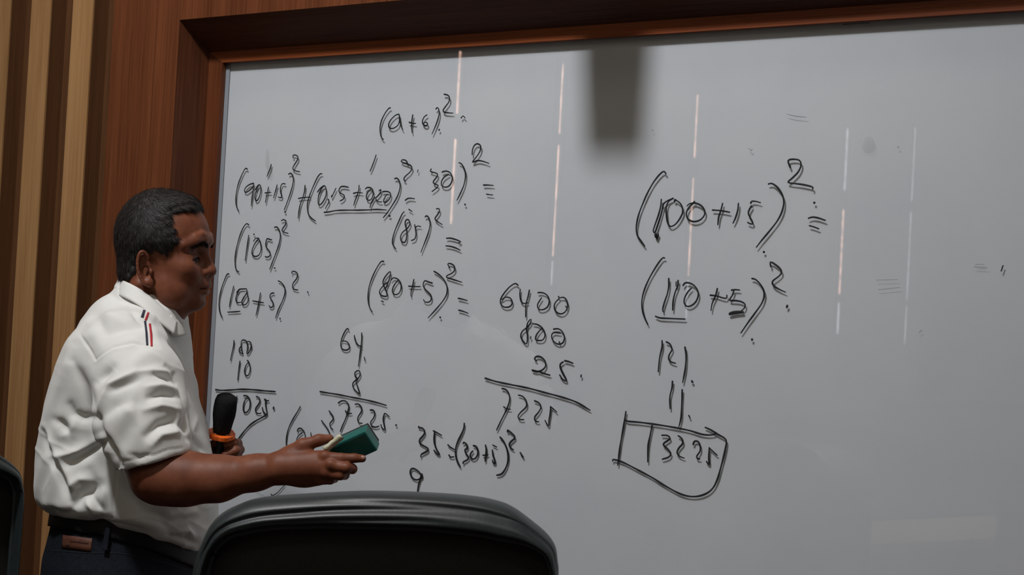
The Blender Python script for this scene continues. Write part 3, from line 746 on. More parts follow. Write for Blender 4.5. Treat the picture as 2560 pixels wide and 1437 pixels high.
# ------------------------------------------------------------------ implicit-surface sculpting
class Grid:
    def __init__(s, lo, hi, h):
        s.lo = np.array(lo, float); s.h = h
        n = np.ceil((np.array(hi)-s.lo)/h).astype(int)+1; s.n = n
        s.F = np.full(n, 0.05, np.float32)
        s.ax = [(s.lo[i]+np.arange(n[i])*h).astype(np.float32) for i in range(3)]
    def sub(s, lo, hi):
        a = np.clip(np.floor((np.array(lo)-s.lo)/s.h).astype(int), 0, s.n); b = np.clip(np.ceil((np.array(hi)-s.lo)/s.h).astype(int)+1, 0, s.n)
        sl = tuple(slice(int(a[i]), int(b[i])) for i in range(3))
        X = s.ax[0][sl[0]][:, None, None]; Y = s.ax[1][sl[1]][None, :, None]; Z = s.ax[2][sl[2]][None, None, :]
        return sl, X, Y, Z
    def comb(s, sl, d, k, op):
        A = s.F[sl]
        if op == 'u':
            h = np.clip(0.5+0.5*(A-d)/k, 0, 1); s.F[sl] = A*(1-h)+d*h-k*h*(1-h)
        else:                                # smooth subtraction
            h = np.clip(0.5-0.5*(A+d)/k, 0, 1); s.F[sl] = A*(1-h)+(-d)*h+k*h*(1-h)
    def ell(s, c, r, k=0.01, op='u', rot=None):
        c = np.array(c, float); r = np.array(r, float); m = r.max()+2.5*k+0.004
        sl, X, Y, Z = s.sub(c-m, c+m)
        X = X-c[0]; Y = Y-c[1]; Z = Z-c[2]
        if rot is not None:
            R = np.array(rot.transposed()); X, Y, Z = (R[0, 0]*X+R[0, 1]*Y+R[0, 2]*Z, R[1, 0]*X+R[1, 1]*Y+R[1, 2]*Z, R[2, 0]*X+R[2, 1]*Y+R[2, 2]*Z)
        k0 = np.sqrt((X/r[0])**2+(Y/r[1])**2+(Z/r[2])**2); k1 = np.sqrt((X/r[0]**2)**2+(Y/r[1]**2)**2+(Z/r[2]**2)**2)+1e-6
        s.comb(sl, (k0*(k0-1)/k1).astype(np.float32), k, op)
    def cap(s, a, b, ra, rb, k=0.01, op='u', squash=None):
        a = np.array(a, float); b = np.array(b, float); m = max(ra, rb)+2.5*k+0.004
        sl, X, Y, Z = s.sub(np.minimum(a, b)-m, np.maximum(a, b)+m)
        d = b-a; L2 = float(d@d)+1e-12
        t = np.clip(((X-a[0])*d[0]+(Y-a[1])*d[1]+(Z-a[2])*d[2])/L2, 0, 1)
        ex, ey, ez = X-a[0]-t*d[0], Y-a[1]-t*d[1], Z-a[2]-t*d[2]
        if squash: ex, ey, ez = ex*squash[0], ey*squash[1], ez*squash[2]
        s.comb(sl, (np.sqrt(ex**2+ey**2+ez**2)-(ra+(rb-ra)*t)).astype(np.float32), k, op)
    def chain(s, P, R, k=0.008, op='u', squash=None):
        for i in range(len(P)-1): s.cap(P[i], P[i+1], R[i], R[i+1], k, op, squash)
    def mesh(s):
        F = s.F; neg = F < 0
        nx, ny, nz = F.shape
        S = np.zeros((nx-1, ny-1, nz-1), np.int8)
        for dx in (0, 1):
            for dy in (0, 1):
                for dz in (0, 1): S += neg[dx:nx-1+dx, dy:ny-1+dy, dz:nz-1+dz]
        act = (S > 0) & (S < 8); idx = np.argwhere(act)
        ids = np.full(act.shape, -1, np.int32); ids[act] = np.arange(len(idx))
        acc = np.zeros((len(idx), 3)); cnt = np.zeros(len(idx))
        cr = [(a, b, c) for a in (0, 1) for b in (0, 1) for c in (0, 1)]
        val = {c: F[idx[:, 0]+c[0], idx[:, 1]+c[1], idx[:, 2]+c[2]].astype(float) for c in cr}
        for c in cr:
            for ax in range(3):
                if c[ax] == 0:
                    e = list(c); e[ax] = 1; e = tuple(e); f0, f1 = val[c], val[e]
                    m = (f0 < 0) != (f1 < 0)
                    t = np.where(m, f0/np.where(m, f0-f1, 1), 0)
                    p = np.zeros((len(idx), 3)); p[:] = c; p[:, ax] = t
                    acc[m] += p[m]; cnt[m] += 1
        V = s.lo+(idx+acc/cnt[:, None])*s.h
        Q = []
        for ax in range(3):
            a1, a2 = [(1, 2), (2, 0), (0, 1)][ax]
            sl0 = [slice(None)]*3; sl1 = [slice(None)]*3; sl0[ax] = slice(0, -1); sl1[ax] = slice(1, None)
            f0, f1 = neg[tuple(sl0)], neg[tuple(sl1)]
            E = np.argwhere(f0 != f1)
            ok = (E[:, a1] > 0) & (E[:, a2] > 0) & (E[:, a1] < F.shape[a1]-1) & (E[:, a2] < F.shape[a2]-1); E = E[ok]
            def cid(o1, o2):
                I = E.copy(); I[:, a1] -= o1; I[:, a2] -= o2; return ids[I[:, 0], I[:, 1], I[:, 2]]
            q = np.c_[cid(1, 1), cid(0, 1), cid(0, 0), cid(1, 0)]
            flip = ~f0[E[:, 0], E[:, 1], E[:, 2]]
            q[flip] = q[flip][:, ::-1]
            Q.append(q)
        Q = np.concatenate(Q)
        return V, Q[(Q >= 0).all(1)]
def relax(V, Q, n=1, lam=0.5):
    for _ in range(n):
        A = np.zeros_like(V); c = np.zeros(len(V))
        for i in range(4):
            a, b = Q[:, i], Q[:, (i+1) % 4]
            np.add.at(A, a, V[b]); np.add.at(c, a, 1); np.add.at(A, b, V[a]); np.add.at(c, b, 1)
        V = V+(A/np.maximum(c, 1)[:, None]-V)*lam
    return V
def vnormals(V, Q):
    n = np.cross(V[Q[:, 2]]-V[Q[:, 0]], V[Q[:, 3]]-V[Q[:, 1]]); N = np.zeros_like(V)
    for i in range(4): np.add.at(N, Q[:, i], n)
    return N/np.maximum(np.linalg.norm(N, axis=1), 1e-9)[:, None]
def polydist(poly, X, Y):
    """signed distance (negative inside) to a closed polygon"""
    d = np.full(np.broadcast(X, Y).shape, 1e9); ins = np.zeros(d.shape, bool); n = len(poly)
    for i in range(n):
        ax, ay = poly[i]; bx_, by = poly[(i+1) % n]; ex, ey = bx_-ax, by-ay
        t = np.clip(((X-ax)*ex+(Y-ay)*ey)/(ex*ex+ey*ey+1e-12), 0, 1)
        d = np.minimum(d, (X-ax-t*ex)**2+(Y-ay-t*ey)**2)
        ins ^= ((ay > Y) != (by > Y)) & (X < (bx_-ax)*(Y-ay)/((by-ay) if by != ay else 1e-12)+ax)
    d = np.sqrt(d); return np.where(ins, -d, d)

# ------------------------------------------------------------------ man: materials
M_SKIN = mat('tan_skin', (0.27, 0.12, 0.075, 1), 0.52, 0.28, sss=0.08)
add_noise_color(M_SKIN, (0.140, 0.041, 0.019, 1), (0.225, 0.078, 0.040, 1), (1, 1, 1), 34, 6, lo=0.3, hi=0.72, bump=0.35, bdist=0.0009)
M_HAIR = mat('short_black_hair_greying', (0.03, 0.026, 0.024, 1), 0.6, 0.35)
add_noise_color(M_HAIR, (0.010, 0.009, 0.009, 1), (0.060, 0.052, 0.048, 1), (1, 1, 1), 90, 4, lo=0.35, hi=0.8, bump=0.8, bdist=0.003)
M_SHIRT = mat('white_cotton', (0.80, 0.80, 0.76, 1), 0.85, 0.2, sheen=0.2)
add_noise_color(M_SHIRT, (0.76, 0.76, 0.73, 1), (0.80, 0.80, 0.77, 1), (1, 1, 1), 40, 6, bump=0.25, bdist=0.0012)
M_SHIRT2 = mat('collar_cotton', (0.66, 0.655, 0.61, 1), 0.85, 0.2)
M_NAVY = mat('navy_tape', (0.022, 0.026, 0.05, 1), 0.7); M_RED = mat('red_tape', (0.45, 0.02, 0.03, 1), 0.7)
M_JEAN = mat('dark_denim', (0.012, 0.016, 0.026, 1), 0.85, 0.2)
add_noise_color(M_JEAN, (0.005, 0.0065, 0.011, 1), (0.011, 0.014, 0.022, 1), (1, 1, 1), 180, 4, bump=0.3, bdist=0.001)
M_BELT = mat('black_belt_leather', (0.004, 0.004, 0.005, 1), 0.55, 0.25)
M_STITCH = mat('denim_edge', (0.016, 0.018, 0.025, 1), 0.8)
M_PATCH = mat('brown_leather_patch', (0.15, 0.055, 0.03, 1), 0.6); add_noise_color(M_PATCH, (0.085, 0.026, 0.013, 1), (0.125, 0.043, 0.022, 1), (1, 1, 1), 90, 4)
M_EYE = mat('eye_white', (0.26, 0.20, 0.17, 1), 0.35, 0.3); M_IRIS = mat('dark_iris', (0.012, 0.008, 0.007, 1), 0.45, 0.2)
M_LIP = mat('lip_skin', (0.20, 0.08, 0.065, 1), 0.5)

MAN = empty('person', tuple(to_world(cam3(262, 2520, 2.76))[0][:2])+(0.0,))
tag(MAN, 'grey-haired man in a white short-sleeved shirt and jeans, facing the writing board with a microphone', 'person')
C = cam3
# ---- head, in a local frame: x forward, y to his left, z up, origin between the ears
PHI = math.radians(3); cp, sp = math.cos(PHI), math.sin(PHI)
HX = np.array([cp, 0, -sp]); HY = np.array([sp, 0, cp]); HZ = np.array([0, 1.0, 0])
HO = C(362, 675, 2.665)+0.078*HY
def head_to_cam(V):
    x = V[:, :1]; x2 = np.where(x > 0, x*0.975, x*0.87)
    return HO+x2*HX+V[:, 1:2]*HY+V[:, 2:]*HZ
g = Grid((-0.125, -0.105, -0.20), (0.14, 0.105, 0.19), 0.0017)
g.ell((0.006, 0, 0.066), (0.090, 0.074, 0.084), 0.01)
g.ell((0.042, 0, 0.070), (0.060, 0.060, 0.062), 0.02)
g.ell((0.040, 0, 0.012), (0.060, 0.063, 0.060), 0.02)
g.ell((0.030, 0, -0.030), (0.060, 0.060, 0.048), 0.02)
g.ell((0.066, 0, -0.050), (0.030, 0.034, 0.028), 0.02)
g.ell((0.079, 0, -0.060), (0.0185, 0.020, 0.017), 0.012)
for s in (-1, 1):
    g.ell((0.035, s*0.044, -0.040), (0.036, 0.022, 0.034), 0.02)      # jowls
    g.ell((0.066, s*0.044, 0.004), (0.024, 0.018, 0.019), 0.018)      # cheek bones
    g.ell((0.080, s*0.030, -0.012), (0.016, 0.016, 0.018), 0.014)     # muzzle side
g.chain([(0.096, -0.020, 0.060), (0.0985, 0, 0.058), (0.096, 0.020, 0.060)], [0.010, 0.0095, 0.010], 0.012)
for s in (-1, 1): g.chain([(0.096, s*0.018, 0.060), (0.087, s*0.038, 0.058), (0.070, s*0.054, 0.048)], [0.010, 0.0095, 0.008], 0.010)
for s in (-1, 1): g.ell((0.1005, s*0.034, 0.028), (0.019, 0.018, 0.017), 0.012, 's')   # eye sockets
# nose
g.chain([(0.096, 0, 0.040), (0.098, 0, 0.026), (0.1045, 0, 0.010), (0.1075, 0, 0.001)], [0.008, 0.0072, 0.0085, 0.010], 0.008)
g.ell((0.1070, 0, -0.001), (0.0125, 0.0140, 0.0120), 0.006)
for s in (-1, 1): g.chain([(0.101, s*0.012, 0.067), (0.098, s*0.028, 0.070), (0.090, s*0.042, 0.066)], [0.004, 0.0050, 0.0035], 0.006)
for s in (-1, 1): g.ell((0.098, s*0.0145, -0.0035), (0.0115, 0.0075, 0.0085), 0.005)
for s in (-1, 1): g.ell((0.1035, s*0.0065, -0.0125), (0.005, 0.0032, 0.003), 0.003, 's')
g.ell((0.084, 0, -0.026), (0.024, 0.026, 0.020), 0.012)
for s in (): g.chain([(0.094, s*0.021, -0.001), (0.088, s*0.030, -0.018), (0.080, s*0.034, -0.034)], [0.0006, 0.0012, 0.0008], 0.010, 's')   # folds beside the nose
# lips
g.chain([(0.090, -0.022, -0.0325), (0.1015, -0.007, -0.0285), (0.1025, 0, -0.0295), (0.1015, 0.007, -0.0285), (0.090, 0.022, -0.0325)], [0.003, 0.0052, 0.005, 0.0052, 0.003], 0.005)
g.chain([(0.089, -0.021, -0.0365), (0.0975, -0.008, -0.0425), (0.0985, 0, -0.043), (0.0975, 0.008, -0.0425), (0.089, 0.021, -0.0365)], [0.003, 0.0058, 0.006, 0.0058, 0.003], 0.005)
g.chain([(0.0900, -0.0265, -0.0360), (0.0985, -0.017, -0.0352), (0.104, -0.009, -0.0352), (0.106, 0, -0.0355), (0.104, 0.009, -0.0352), (0.0985, 0.017, -0.0352), (0.0900, 0.0265, -0.0360)], [0.003, 0.005, 0.0055, 0.0060, 0.0055, 0.005, 0.003], 0.0012, 's', (1, 1, 3.6))
g.chain([(0.099, -0.014, -0.0535), (0.1005, 0, -0.0525), (0.099, 0.014, -0.0535)], [0.004, 0.0045, 0.004], 0.007, 's')
# eyelids and opening
for s in (-1, 1):
    g.ell((0.0755, s*0.032, 0.0215), (0.0142, 0.0150, 0.0130), 0.008)
    g.chain([(0.0850, s*0.045, 0.0190), (0.0905, s*0.037, 0.0205), (0.0915, s*0.028, 0.0205), (0.0905, s*0.021, 0.0185)], [0.0012, 0.0034, 0.0036, 0.0018], 0.0012, 's')
    g.chain([(0.078, s*0.047, 0.009), (0.0865, s*0.036, 0.0055), (0.089, s*0.024, 0.008)], [0.003, 0.0038, 0.003], 0.006)       # bags under the eyes

# ears
for s in (-1, 1):
    Re = Matrix.Rotation(s*math.radians(-24), 3, 'Z') @ Matrix.Rotation(math.radians(-8), 3, 'Y')
    ec = Vector((0.001, s*0.0775, 0.0012))
    E = lambda x, y, z: tuple(ec+Re @ Vector((x*0.86, s*y, z*1.03)))
    g.ell(E(-0.002, 0.001, 0.002), (0.0135, 0.0050, 0.029), 0.004, 'u', Re)
    rim = []; rr_ = []
    for q_ in range(15):
        an = math.radians(35+q_*(225/14)); wq = math.sin(math.pi*min(1, q_/8))
        rim.append(E(-0.003+0.0155*math.cos(an)*(1-0.16*max(0, -math.sin(an))), 0.004+0.005*min(1, q_/3), 0.003+0.0300*math.sin(an))); rr_.append(0.0028+0.0007*min(1, q_/4))
    g.chain(rim, rr_, 0.002)
    g.ell(E(0.0035, 0.0035, -0.0255), (0.0085, 0.0052, 0.0095), 0.005, 'u', Re)
    g.ell(E(-0.002, 0.0095, 0.003), (0.0095, 0.0085, 0.0215), 0.003, 's', Re)
    g.ell(E(0.001, 0.0060, -0.004), (0.0075, 0.0110, 0.0120), 0.003, 's', Re)
    g.ell(E(0.0115, 0.0035, -0.006), (0.0036, 0.0042, 0.0055), 0.003, 'u', Re)
# neck
g.cap((-0.016, 0, -0.005), (-0.040, 0, -0.125), 0.060, 0.066, 0.02)
g.cap((0.022, 0, -0.070), (-0.018, 0, -0.135), 0.040, 0.044, 0.02)
g.cap((-0.035, 0, -0.12), (-0.055, 0, -0.22), 0.060, 0.060, 0.02)
for s in (-1, 1): g.cap((-0.02, s*0.058, -0.03), (0.025, s*0.022, -0.15), 0.010, 0.010, 0.02)
for s in (-1, 1): g.cap((0.008, s*0.062, -0.045), (0.040, s*0.030, -0.105), 0.003, 0.003, 0.012, 's')
HV, HQ = g.mesh(); HV = relax(HV, HQ, 1, 0.4)
gh_cranium = g
parts = [(to_world(head_to_cam(HV)), HQ)]

# ---- right arm and hand
h = Grid(C(285, 1262, 2.36), C(930, 900, 2.66)*np.array([1, 1, 1]), 0.0021)
lo = np.minimum(C(285, 1280, 2.38), C(285, 900, 2.66)); hi = np.maximum(C(930, 900, 2.38), C(930, 1280, 2.66))
lo = np.array([-0.80, -0.42, 2.385]); hi = np.array([-0.225, -0.10, 2.61])
h = Grid(lo, hi, 0.0021)
A1 = [C(338, 1000, 2.55), C(372, 1120, 2.515), C(398, 1186, 2.50)]
h.chain(A1, [0.056, 0.050, 0.0475], 0.02)
h.chain([C(398, 1188, 2.50), C(470, 1196, 2.495), C(545, 1196, 2.49), C(640, 1181, 2.485), C(706, 1168, 2.48)], [0.0475, 0.0445, 0.0385, 0.0290, 0.0262], 0.02)
h.ell(C(432, 1196, 2.50), (0.055, 0.043, 0.045), 0.02)
h.ell(C(362, 1204, 2.50), (0.016, 0.018, 0.022), 0.02)
def fing(P, R, k=0.006): h.chain([C(*p) for p in P], R, k)
fing([(700, 1158, 2.478), (812, 1141, 2.468)], [0.021, 0.0115], 0.010)
fing([(700, 1166, 2.474), (826, 1162, 2.460)], [0.022, 0.0125], 0.010)
fing([(700, 1174, 2.474), (815, 1181, 2.463)], [0.022, 0.0122], 0.010)
fing([(704, 1182, 2.480), (795, 1197, 2.473)], [0.020, 0.0115], 0.010)
h.ell(C(762, 1190, 2.486), (0.030, 0.0195, 0.018), 0.014)
h.ell(C(744, 1135, 2.490), (0.026, 0.0185, 0.018), 0.014)
fing([(722, 1140, 2.485), (757, 1114, 2.482), (797, 1100, 2.484), (824, 1096, 2.487)], [0.0165, 0.0122, 0.0095, 0.0078], 0.008)
fing([(812, 1143, 2.464), (853, 1145, 2.458), (886, 1145, 2.459), (906, 1146, 2.462)], [0.0108, 0.0088, 0.0080, 0.0070], 0.003)
fing([(826, 1164, 2.456), (866, 1169, 2.450), (881, 1172, 2.462), (872, 1168, 2.487)], [0.0112, 0.0092, 0.0086, 0.0075], 0.003)
fing([(815, 1183, 2.460), (851, 1187, 2.454), (862, 1187, 2.468), (850, 1180, 2.492)], [0.0108, 0.0090, 0.0083, 0.0072], 0.003)
fing([(795, 1199, 2.470), (826, 1199, 2.465), (836, 1196, 2.477), (826, 1188, 2.498)], [0.0098, 0.0080, 0.0074, 0.0066], 0.003)
for q_ in ((812, 1139, 2.458), (827, 1160, 2.450), (815, 1180, 2.454), (795, 1196, 2.464)): h.ell(C(*q_), (0.0088, 0.0075, 0.007), 0.006)
AV, AQ = h.mesh(); AV = relax(AV, AQ, 1, 0.4); parts.append((to_world(AV), AQ))
# ---- left forearm and the hand round the microphone
lo = np.array([-0.92, -0.44, 2.80]); hi = np.array([-0.54, -0.23, 3.02]); h = Grid(lo, hi, 0.0022)
h.chain([C(330, 1190, 2.97), C(440, 1185, 2.95), C(545, 1150, 2.90)], [0.040, 0.036, 0.025], 0.02)
h.chain([C(545, 1150, 2.90), C(578, 1130, 2.888)], [0.024, 0.020], 0.012)
fing([(585, 1118, 2.890), (594, 1108, 2.870), (586, 1106, 2.846), (566, 1110, 2.838)], [0.011, 0.0095, 0.0088, 0.0075], 0.003)
fing([(588, 1132, 2.892), (599, 1124, 2.868), (589, 1126, 2.842), (563, 1136, 2.834)], [0.011, 0.0098, 0.0092, 0.0080], 0.003)
fing([(585, 1150, 2.892), (596, 1146, 2.868), (586, 1146, 2.844), (562, 1153, 2.836)], [0.011, 0.0095, 0.0090, 0.0078], 0.003)
fing([(578, 1166, 2.892), (588, 1164, 2.870), (578, 1164, 2.848), (560, 1168, 2.840)], [0.010, 0.0085, 0.0080, 0.0070], 0.003)
fing([(560, 1140, 2.890), (536, 1124, 2.876), (531, 1112, 2.858), (537, 1107, 2.844)], [0.013, 0.0105, 0.0092, 0.0080], 0.004)
LV, LQ = h.mesh(); parts.append((to_world(LV), LQ))

# ---- torso sections read off the photograph: py, back edge, front edge, half depth, super-ellipse power
SEC = [(700, 300, 400, 0.050), (722, 290, 425, 0.062), (745, 262, 446, 0.085), (770, 236, 456, 0.115), (800, 215, 461, 0.150), (830, 200, 464, 0.176), (860, 186, 465, 0.190),
       (900, 166, 468, 0.196), (950, 147, 477, 0.192), (1000, 131, 489, 0.186), (1050, 119, 502, 0.184), (1100, 111, 514, 0.184), (1150, 106, 525, 0.186), (1200, 105, 533, 0.188), (1240, 107, 538, 0.188),
       (1275, 114, 538, 0.184), (1320, 128, 536, 0.176), (1365, 140, 524, 0.172), (1410, 146, 508, 0.170), (1500, 140, 490, 0.170)]
SP = np.array(SEC, float); ZT0 = 2.75
def torso(sl, X, Y, Z, shrink=0.0):
    py = CY-Y[0, :, 0]/ZT0*FPX
    l = np.interp(py, SP[:, 0], SP[:, 1]); r = np.interp(py, SP[:, 0], SP[:, 2]); rz = np.interp(py, SP[:, 0], SP[:, 3])-shrink
    cx = ((l+r)/2-CX)/FPX*ZT0; rx = (r-l)/2/FPX*ZT0-shrink
    cx, rx, rz = [a[None, :, None] for a in (cx, rx, rz)]
    zc = ZT0
    ax = np.abs(X-cx)/rx; az = np.abs(Z-zc)/rz; p = 2.25
    q = (ax**p+az**p)**(1/p)
    return ((q-1)*np.minimum(rx, rz)*0.95).astype(np.float32)
BOT = [(60, 1262), (115, 1283), (145, 1293), (203, 1297), (252, 1300), (296, 1322), (366, 1338), (427, 1358), (488, 1383), (520, 1372), (560, 1355)]
def below(X, Y, Z, off=0.0, pts=BOT):
    """positive under the tilted hem line"""
    bx_ = np.array([p[0] for p in pts], float); by = np.array([p[1] for p in pts], float)
    Zc = np.minimum(Z, ZT0); px = CX+X/Zc*FPX; hem = np.interp(px, bx_, by)+off
    return ((CY-hem)/FPX*Zc)-Y
s_ = Grid((-1.01, -0.56, 2.40), (-0.555, 0.02, 3.06), 0.0029)
sl, X, Y, Z = s_.sub((-9, -9, -9), (9, 9, 9))
s_.F[:] = torso(sl, X, Y, Z)
s_.F -= 0.0
# shoulders and sleeves
SR = [C(318, 868, 2.605), C(345, 960, 2.548), C(352, 1045, 2.522), C(378, 1128, 2.508), C(392, 1168, 2.503)]
s_.chain(SR, [0.070, 0.0765, 0.078, 0.0665, 0.058], 0.030)
SLft = [C(338, 868, 2.905), C(350, 960, 2.965), C(360, 1045, 2.985), C(385, 1128, 2.975), C(400, 1165, 2.97)]
s_.chain(SLft, [0.066, 0.068, 0.066, 0.060, 0.056], 0.030)
# hem of the sleeves: cut open below a tilted line, only outside the torso
T0 = torso(sl, X, Y, Z)
n1 = np.array(C(460, 1130, 2.5))-np.array(C(309, 1172, 2.5)); n1 = n1/np.linalg.norm(n1); dn = np.array([n1[1], -n1[0], 0])   # downwards across the hem
for hemc, side in ((C(385, 1151, 2.5), -1), (C(392, 1150, 2.97), 1)):
    d = (X-hemc[0])*dn[0]+(Y-hemc[1])*dn[1]+Z*0
    reg = (Z < 2.615) if side < 0 else (Z > 2.90)
    cut = np.where(reg & (T0 > 0.004), d, -1).astype(np.float32)
    s_.F = np.maximum(s_.F, np.where(cut > -0.5, cut, s_.F))
# hollow mouth of the sleeves
for P_, R_ in ((SR[2:], [0.058, 0.058, 0.0535]), (SLft[2:], [0.056, 0.054, 0.051])):
    P2 = list(P_[1:])+[P_[-1]+(P_[-1]-P_[-2])*1.2]; s_.chain(P2, [0.060, 0.0535, 0.0535], 0.002, 's') if False else None
# bottom hem, rounded over the belt
bl = below(X, Y, Z).astype(np.float32)
kk = 0.022; A = s_.F; hh = np.clip(0.5-0.5*(A-bl)/kk, 0, 1); s_.F = (A*(1-hh)+bl*hh+kk*hh*(1-hh)).astype(np.float32)
# neck opening
ncx = C(372, 745, 2.74)
SV, SQ = s_.mesh(); SV = relax(SV, SQ, 3, 0.5)
N = vnormals(SV, SQ)
PX = CX+SV[:, 0]/SV[:, 2]*FPX; PY = CY-SV[:, 1]/SV[:, 2]*FPX
face = np.clip(-N[:, 2]*1.6+0.25, 0, 1)
z2 = lambda s: [(80+float(a.split(',')[0])/2.448, 850+float(a.split(',')[1])/2.448) for a in s.split()]
z1 = lambda s: [(80+float(a.split(',')[0])/3.123, 440+float(a.split(',')[1])/3.123) for a in s.split()]
FOLD = [  # polyline, millimetres (+ out, - in), width px
 (z2('395,455 440,350 475,275 620,205'), 6.5, 9), (z2('400,255 440,210 485,165'), -7, 13), (z2('250,130 300,230 345,330 388,430'), -4, 12),
 (z2('480,310 560,275 650,245'), -4, 10), (z2('640,195 740,188 850,195'), 4, 9), (z2('750,212 820,228 880,262'), -6.5, 8), (z2('700,290 790,280 880,300'), 4, 8),
 (z2('715,352 800,330 890,352'), -6.5, 9), (z2('690,425 790,400 900,425'), 5, 10), (z2('705,585 780,520 860,498 915,530'), -7.5, 12), (z2('735,640 790,580 900,560'), 4.5, 10),
 (z2('430,470 500,410 600,375'), -4, 16), (z2('560,420 620,440 650,520'), 3, 16), (z2('660,300 640,420 650,520'), -2.5, 14), (z2('395,470 425,560 480,640 540,770'), -7, 9), (z2('450,540 520,650 600,720'), 3, 18), (z2('548,742 640,728 716,700 730,712 830,672 915,660'), -1.2, 2.6),
 (z2('600,700 660,720 720,700'), -2.5, 8), (z2('880,430 900,480 880,560'), 3.5, 9), (z2('820,160 870,210 905,290 925,380 940,470 945,560'), -4.5, 6), (z2('700,60 800,120 860,180'), 3, 12),
 (z2('140,490 180,510 225,565'), -6, 11), (z2('180,590 240,570 270,480'), 4, 14), (z2('235,400 255,450 310,475 390,470'), -6, 12), (z2('120,715 250,695 340,655 440,600'), 7, 11),
 (z2('225,755 330,690 455,615'), -9, 13), (z2('75,525 105,600 150,720'), 4, 8), (z2('70,560 95,640 130,760'), -4, 9), (z2('130,730 165,800 200,900 225,985'), -7.5, 9), (z2('170,720 220,830 250,900'), 5, 11),
 (z2('240,1030 310,955 420,890'), -9, 14), (z2('230,900 290,850 350,850'), 5.5, 12), (z2('330,985 365,1020 385,1060'), 7, 9), (z2('365,960 400,1010 430,1040'), -5, 9), (z2('100,1040 170,1060 250,1070'), -5, 10),
 (z2('360,800 385,860 375,930'), -4, 11), (z2('430,850 440,930 430,1020'), 3, 14), (z2('515,690 522,800 505,950 495,1090'), -2, 3.5), (z2('530,690 538,800 522,950 512,1090'), 1.3, 4),
 (z2('545,800 600,900 660,1000'), -4, 14), (z2('870,1050 940,1020 1010,1010'), -4.5, 8), (z2('860,1115 930,1095 1010,1085'), -4.5, 8), (z2('880,1185 945,1162 985,1200'), 7, 8), (z2('860,1080 930,1060 1000,1045'), 3.5, 8),
 (z2('850,1200 930,1218 1010,1245'), -6, 10), (z2('440,1100 560,1135 720,1175'), -4, 12), (z2('560,1080 680,1110 800,1150'), 3.5, 14), (z2('690,1040 780,1080 830,1150'), -3, 14),
 (z2('905,150 960,250 1000,370 1050,520 1095,660'), -2.6, 3.5), (z2('925,130 985,250 1025,370 1075,520 1110,640'), 1.8, 4), (z2('960,600 1010,640 1060,690'), -5, 8), (z2('1010,480 975,560 990,620'), 4, 9), (z2('950,430 940,520 960,600'), -4, 8),
 (z1('380,1240 430,1330 490,1430'), -1.8, 3.5), (z1('490,1430 640,1340 790,1303 900,1318 990,1345'), -2.4, 3.5), (z1('490,1445 640,1358 790,1322'), 1.2, 4), (z1('390,1250 300,1280 240,1400'), 2, 14),
 (z1('620,925 700,980 800,1030'), -3, 9), (z1('770,1040 820,1110 870,1150'), -3.5, 8), (z1('560,1080 680,1120 760,1190'), 2.5, 14), (z1('600,1230 720,1200 840,1190'), -3, 12), (z1('560,1330 680,1270 800,1250'), 2.5, 12),
 (z1('940,1060 1010,1180 1080,1300 1130,1400'), -4, 7), (z1('980,1080 1060,1200 1120,1320'), 3, 8), (z1('900,1090 960,1200 1000,1330'), 2.2, 9), (z1('1090,1240 1140,1330 1180,1420'), -3.5, 8),
 (z1('450,1060 520,1120 560,1220'), -2.0, 16), (z1('330,1250 420,1180 520,1160'), -2.0, 14),
]
disp = np.zeros(len(SV))
for P_, amp, w in FOLD:
    P_ = np.array(P_); best = np.full(len(SV), 1e9); par = np.zeros(len(SV)); L = np.r_[0, np.cumsum(np.linalg.norm(np.diff(P_, axis=0), axis=1))]
    near = (PX > P_[:, 0].min()-4*w) & (PX < P_[:, 0].max()+4*w) & (PY > P_[:, 1].min()-4*w) & (PY < P_[:, 1].max()+4*w)
    ii = np.nonzero(near)[0]
    for i in range(len(P_)-1):
        a, b2 = P_[i], P_[i+1]; e = b2-a; t = np.clip(((PX[ii]-a[0])*e[0]+(PY[ii]-a[1])*e[1])/(e@e), 0, 1)
        dd = np.hypot(PX[ii]-a[0]-t*e[0], PY[ii]-a[1]-t*e[1]); m_ = dd < best[ii]
        best[ii[m_]] = dd[m_]; par[ii[m_]] = (L[i]+t[m_]*(L[i+1]-L[i]))/L[-1]
    tap = 0.45+0.55*np.sin(np.pi*np.clip(par, 0, 1))
    disp += 1.45*amp/1000*tap*np.exp(-(best/w)**(1.5 if amp > 0 else 1.8))
# gentle unevenness of the cloth all round, so the far side is not smooth either
rid = 1-np.abs(np.sin(SV[:, 1]*30+SV[:, 0]*26+2.2*np.sin(SV[:, 0]*19+SV[:, 2]*14)+1.3*np.sin(SV[:, 1]*43)))
un = 0.0018*rid**3*(0.5+0.5*np.sin(SV[:, 1]*13+SV[:, 0]*9+1))+0.0016*np.sin(SV[:, 0]*34+3*np.sin(SV[:, 1]*17+SV[:, 2]*9))*np.cos(SV[:, 1]*27+2*np.sin(SV[:, 2]*21))+0.0012*np.sin(SV[:, 1]*71+4*np.sin(SV[:, 0]*33)+SV[:, 2]*40)
SV = SV+N*(disp*face+un)[:, None]
shirt = fast_mesh('shirt', to_world(SV), SQ, M_SHIRT, MAN)

# ---- body under the clothes, one mesh
tg = Grid((-1.0, -0.62, 2.50), (-0.56, 0.03, 3.02), 0.011)
sl, X, Y, Z = tg.sub((-9, -9, -9), (9, 9, 9)); tg.F[:] = torso(sl, X, Y, Z, 0.034)+0.0
TV, TQ = tg.mesh(); parts.append((to_world(TV), TQ))
V_, Q_, o_n = [], [], 0
for v, q in parts: V_.append(v); Q_.append(q+o_n); o_n += len(v)
body = fast_mesh('body', np.concatenate(V_), np.concatenate(Q_), M_SKIN, MAN)

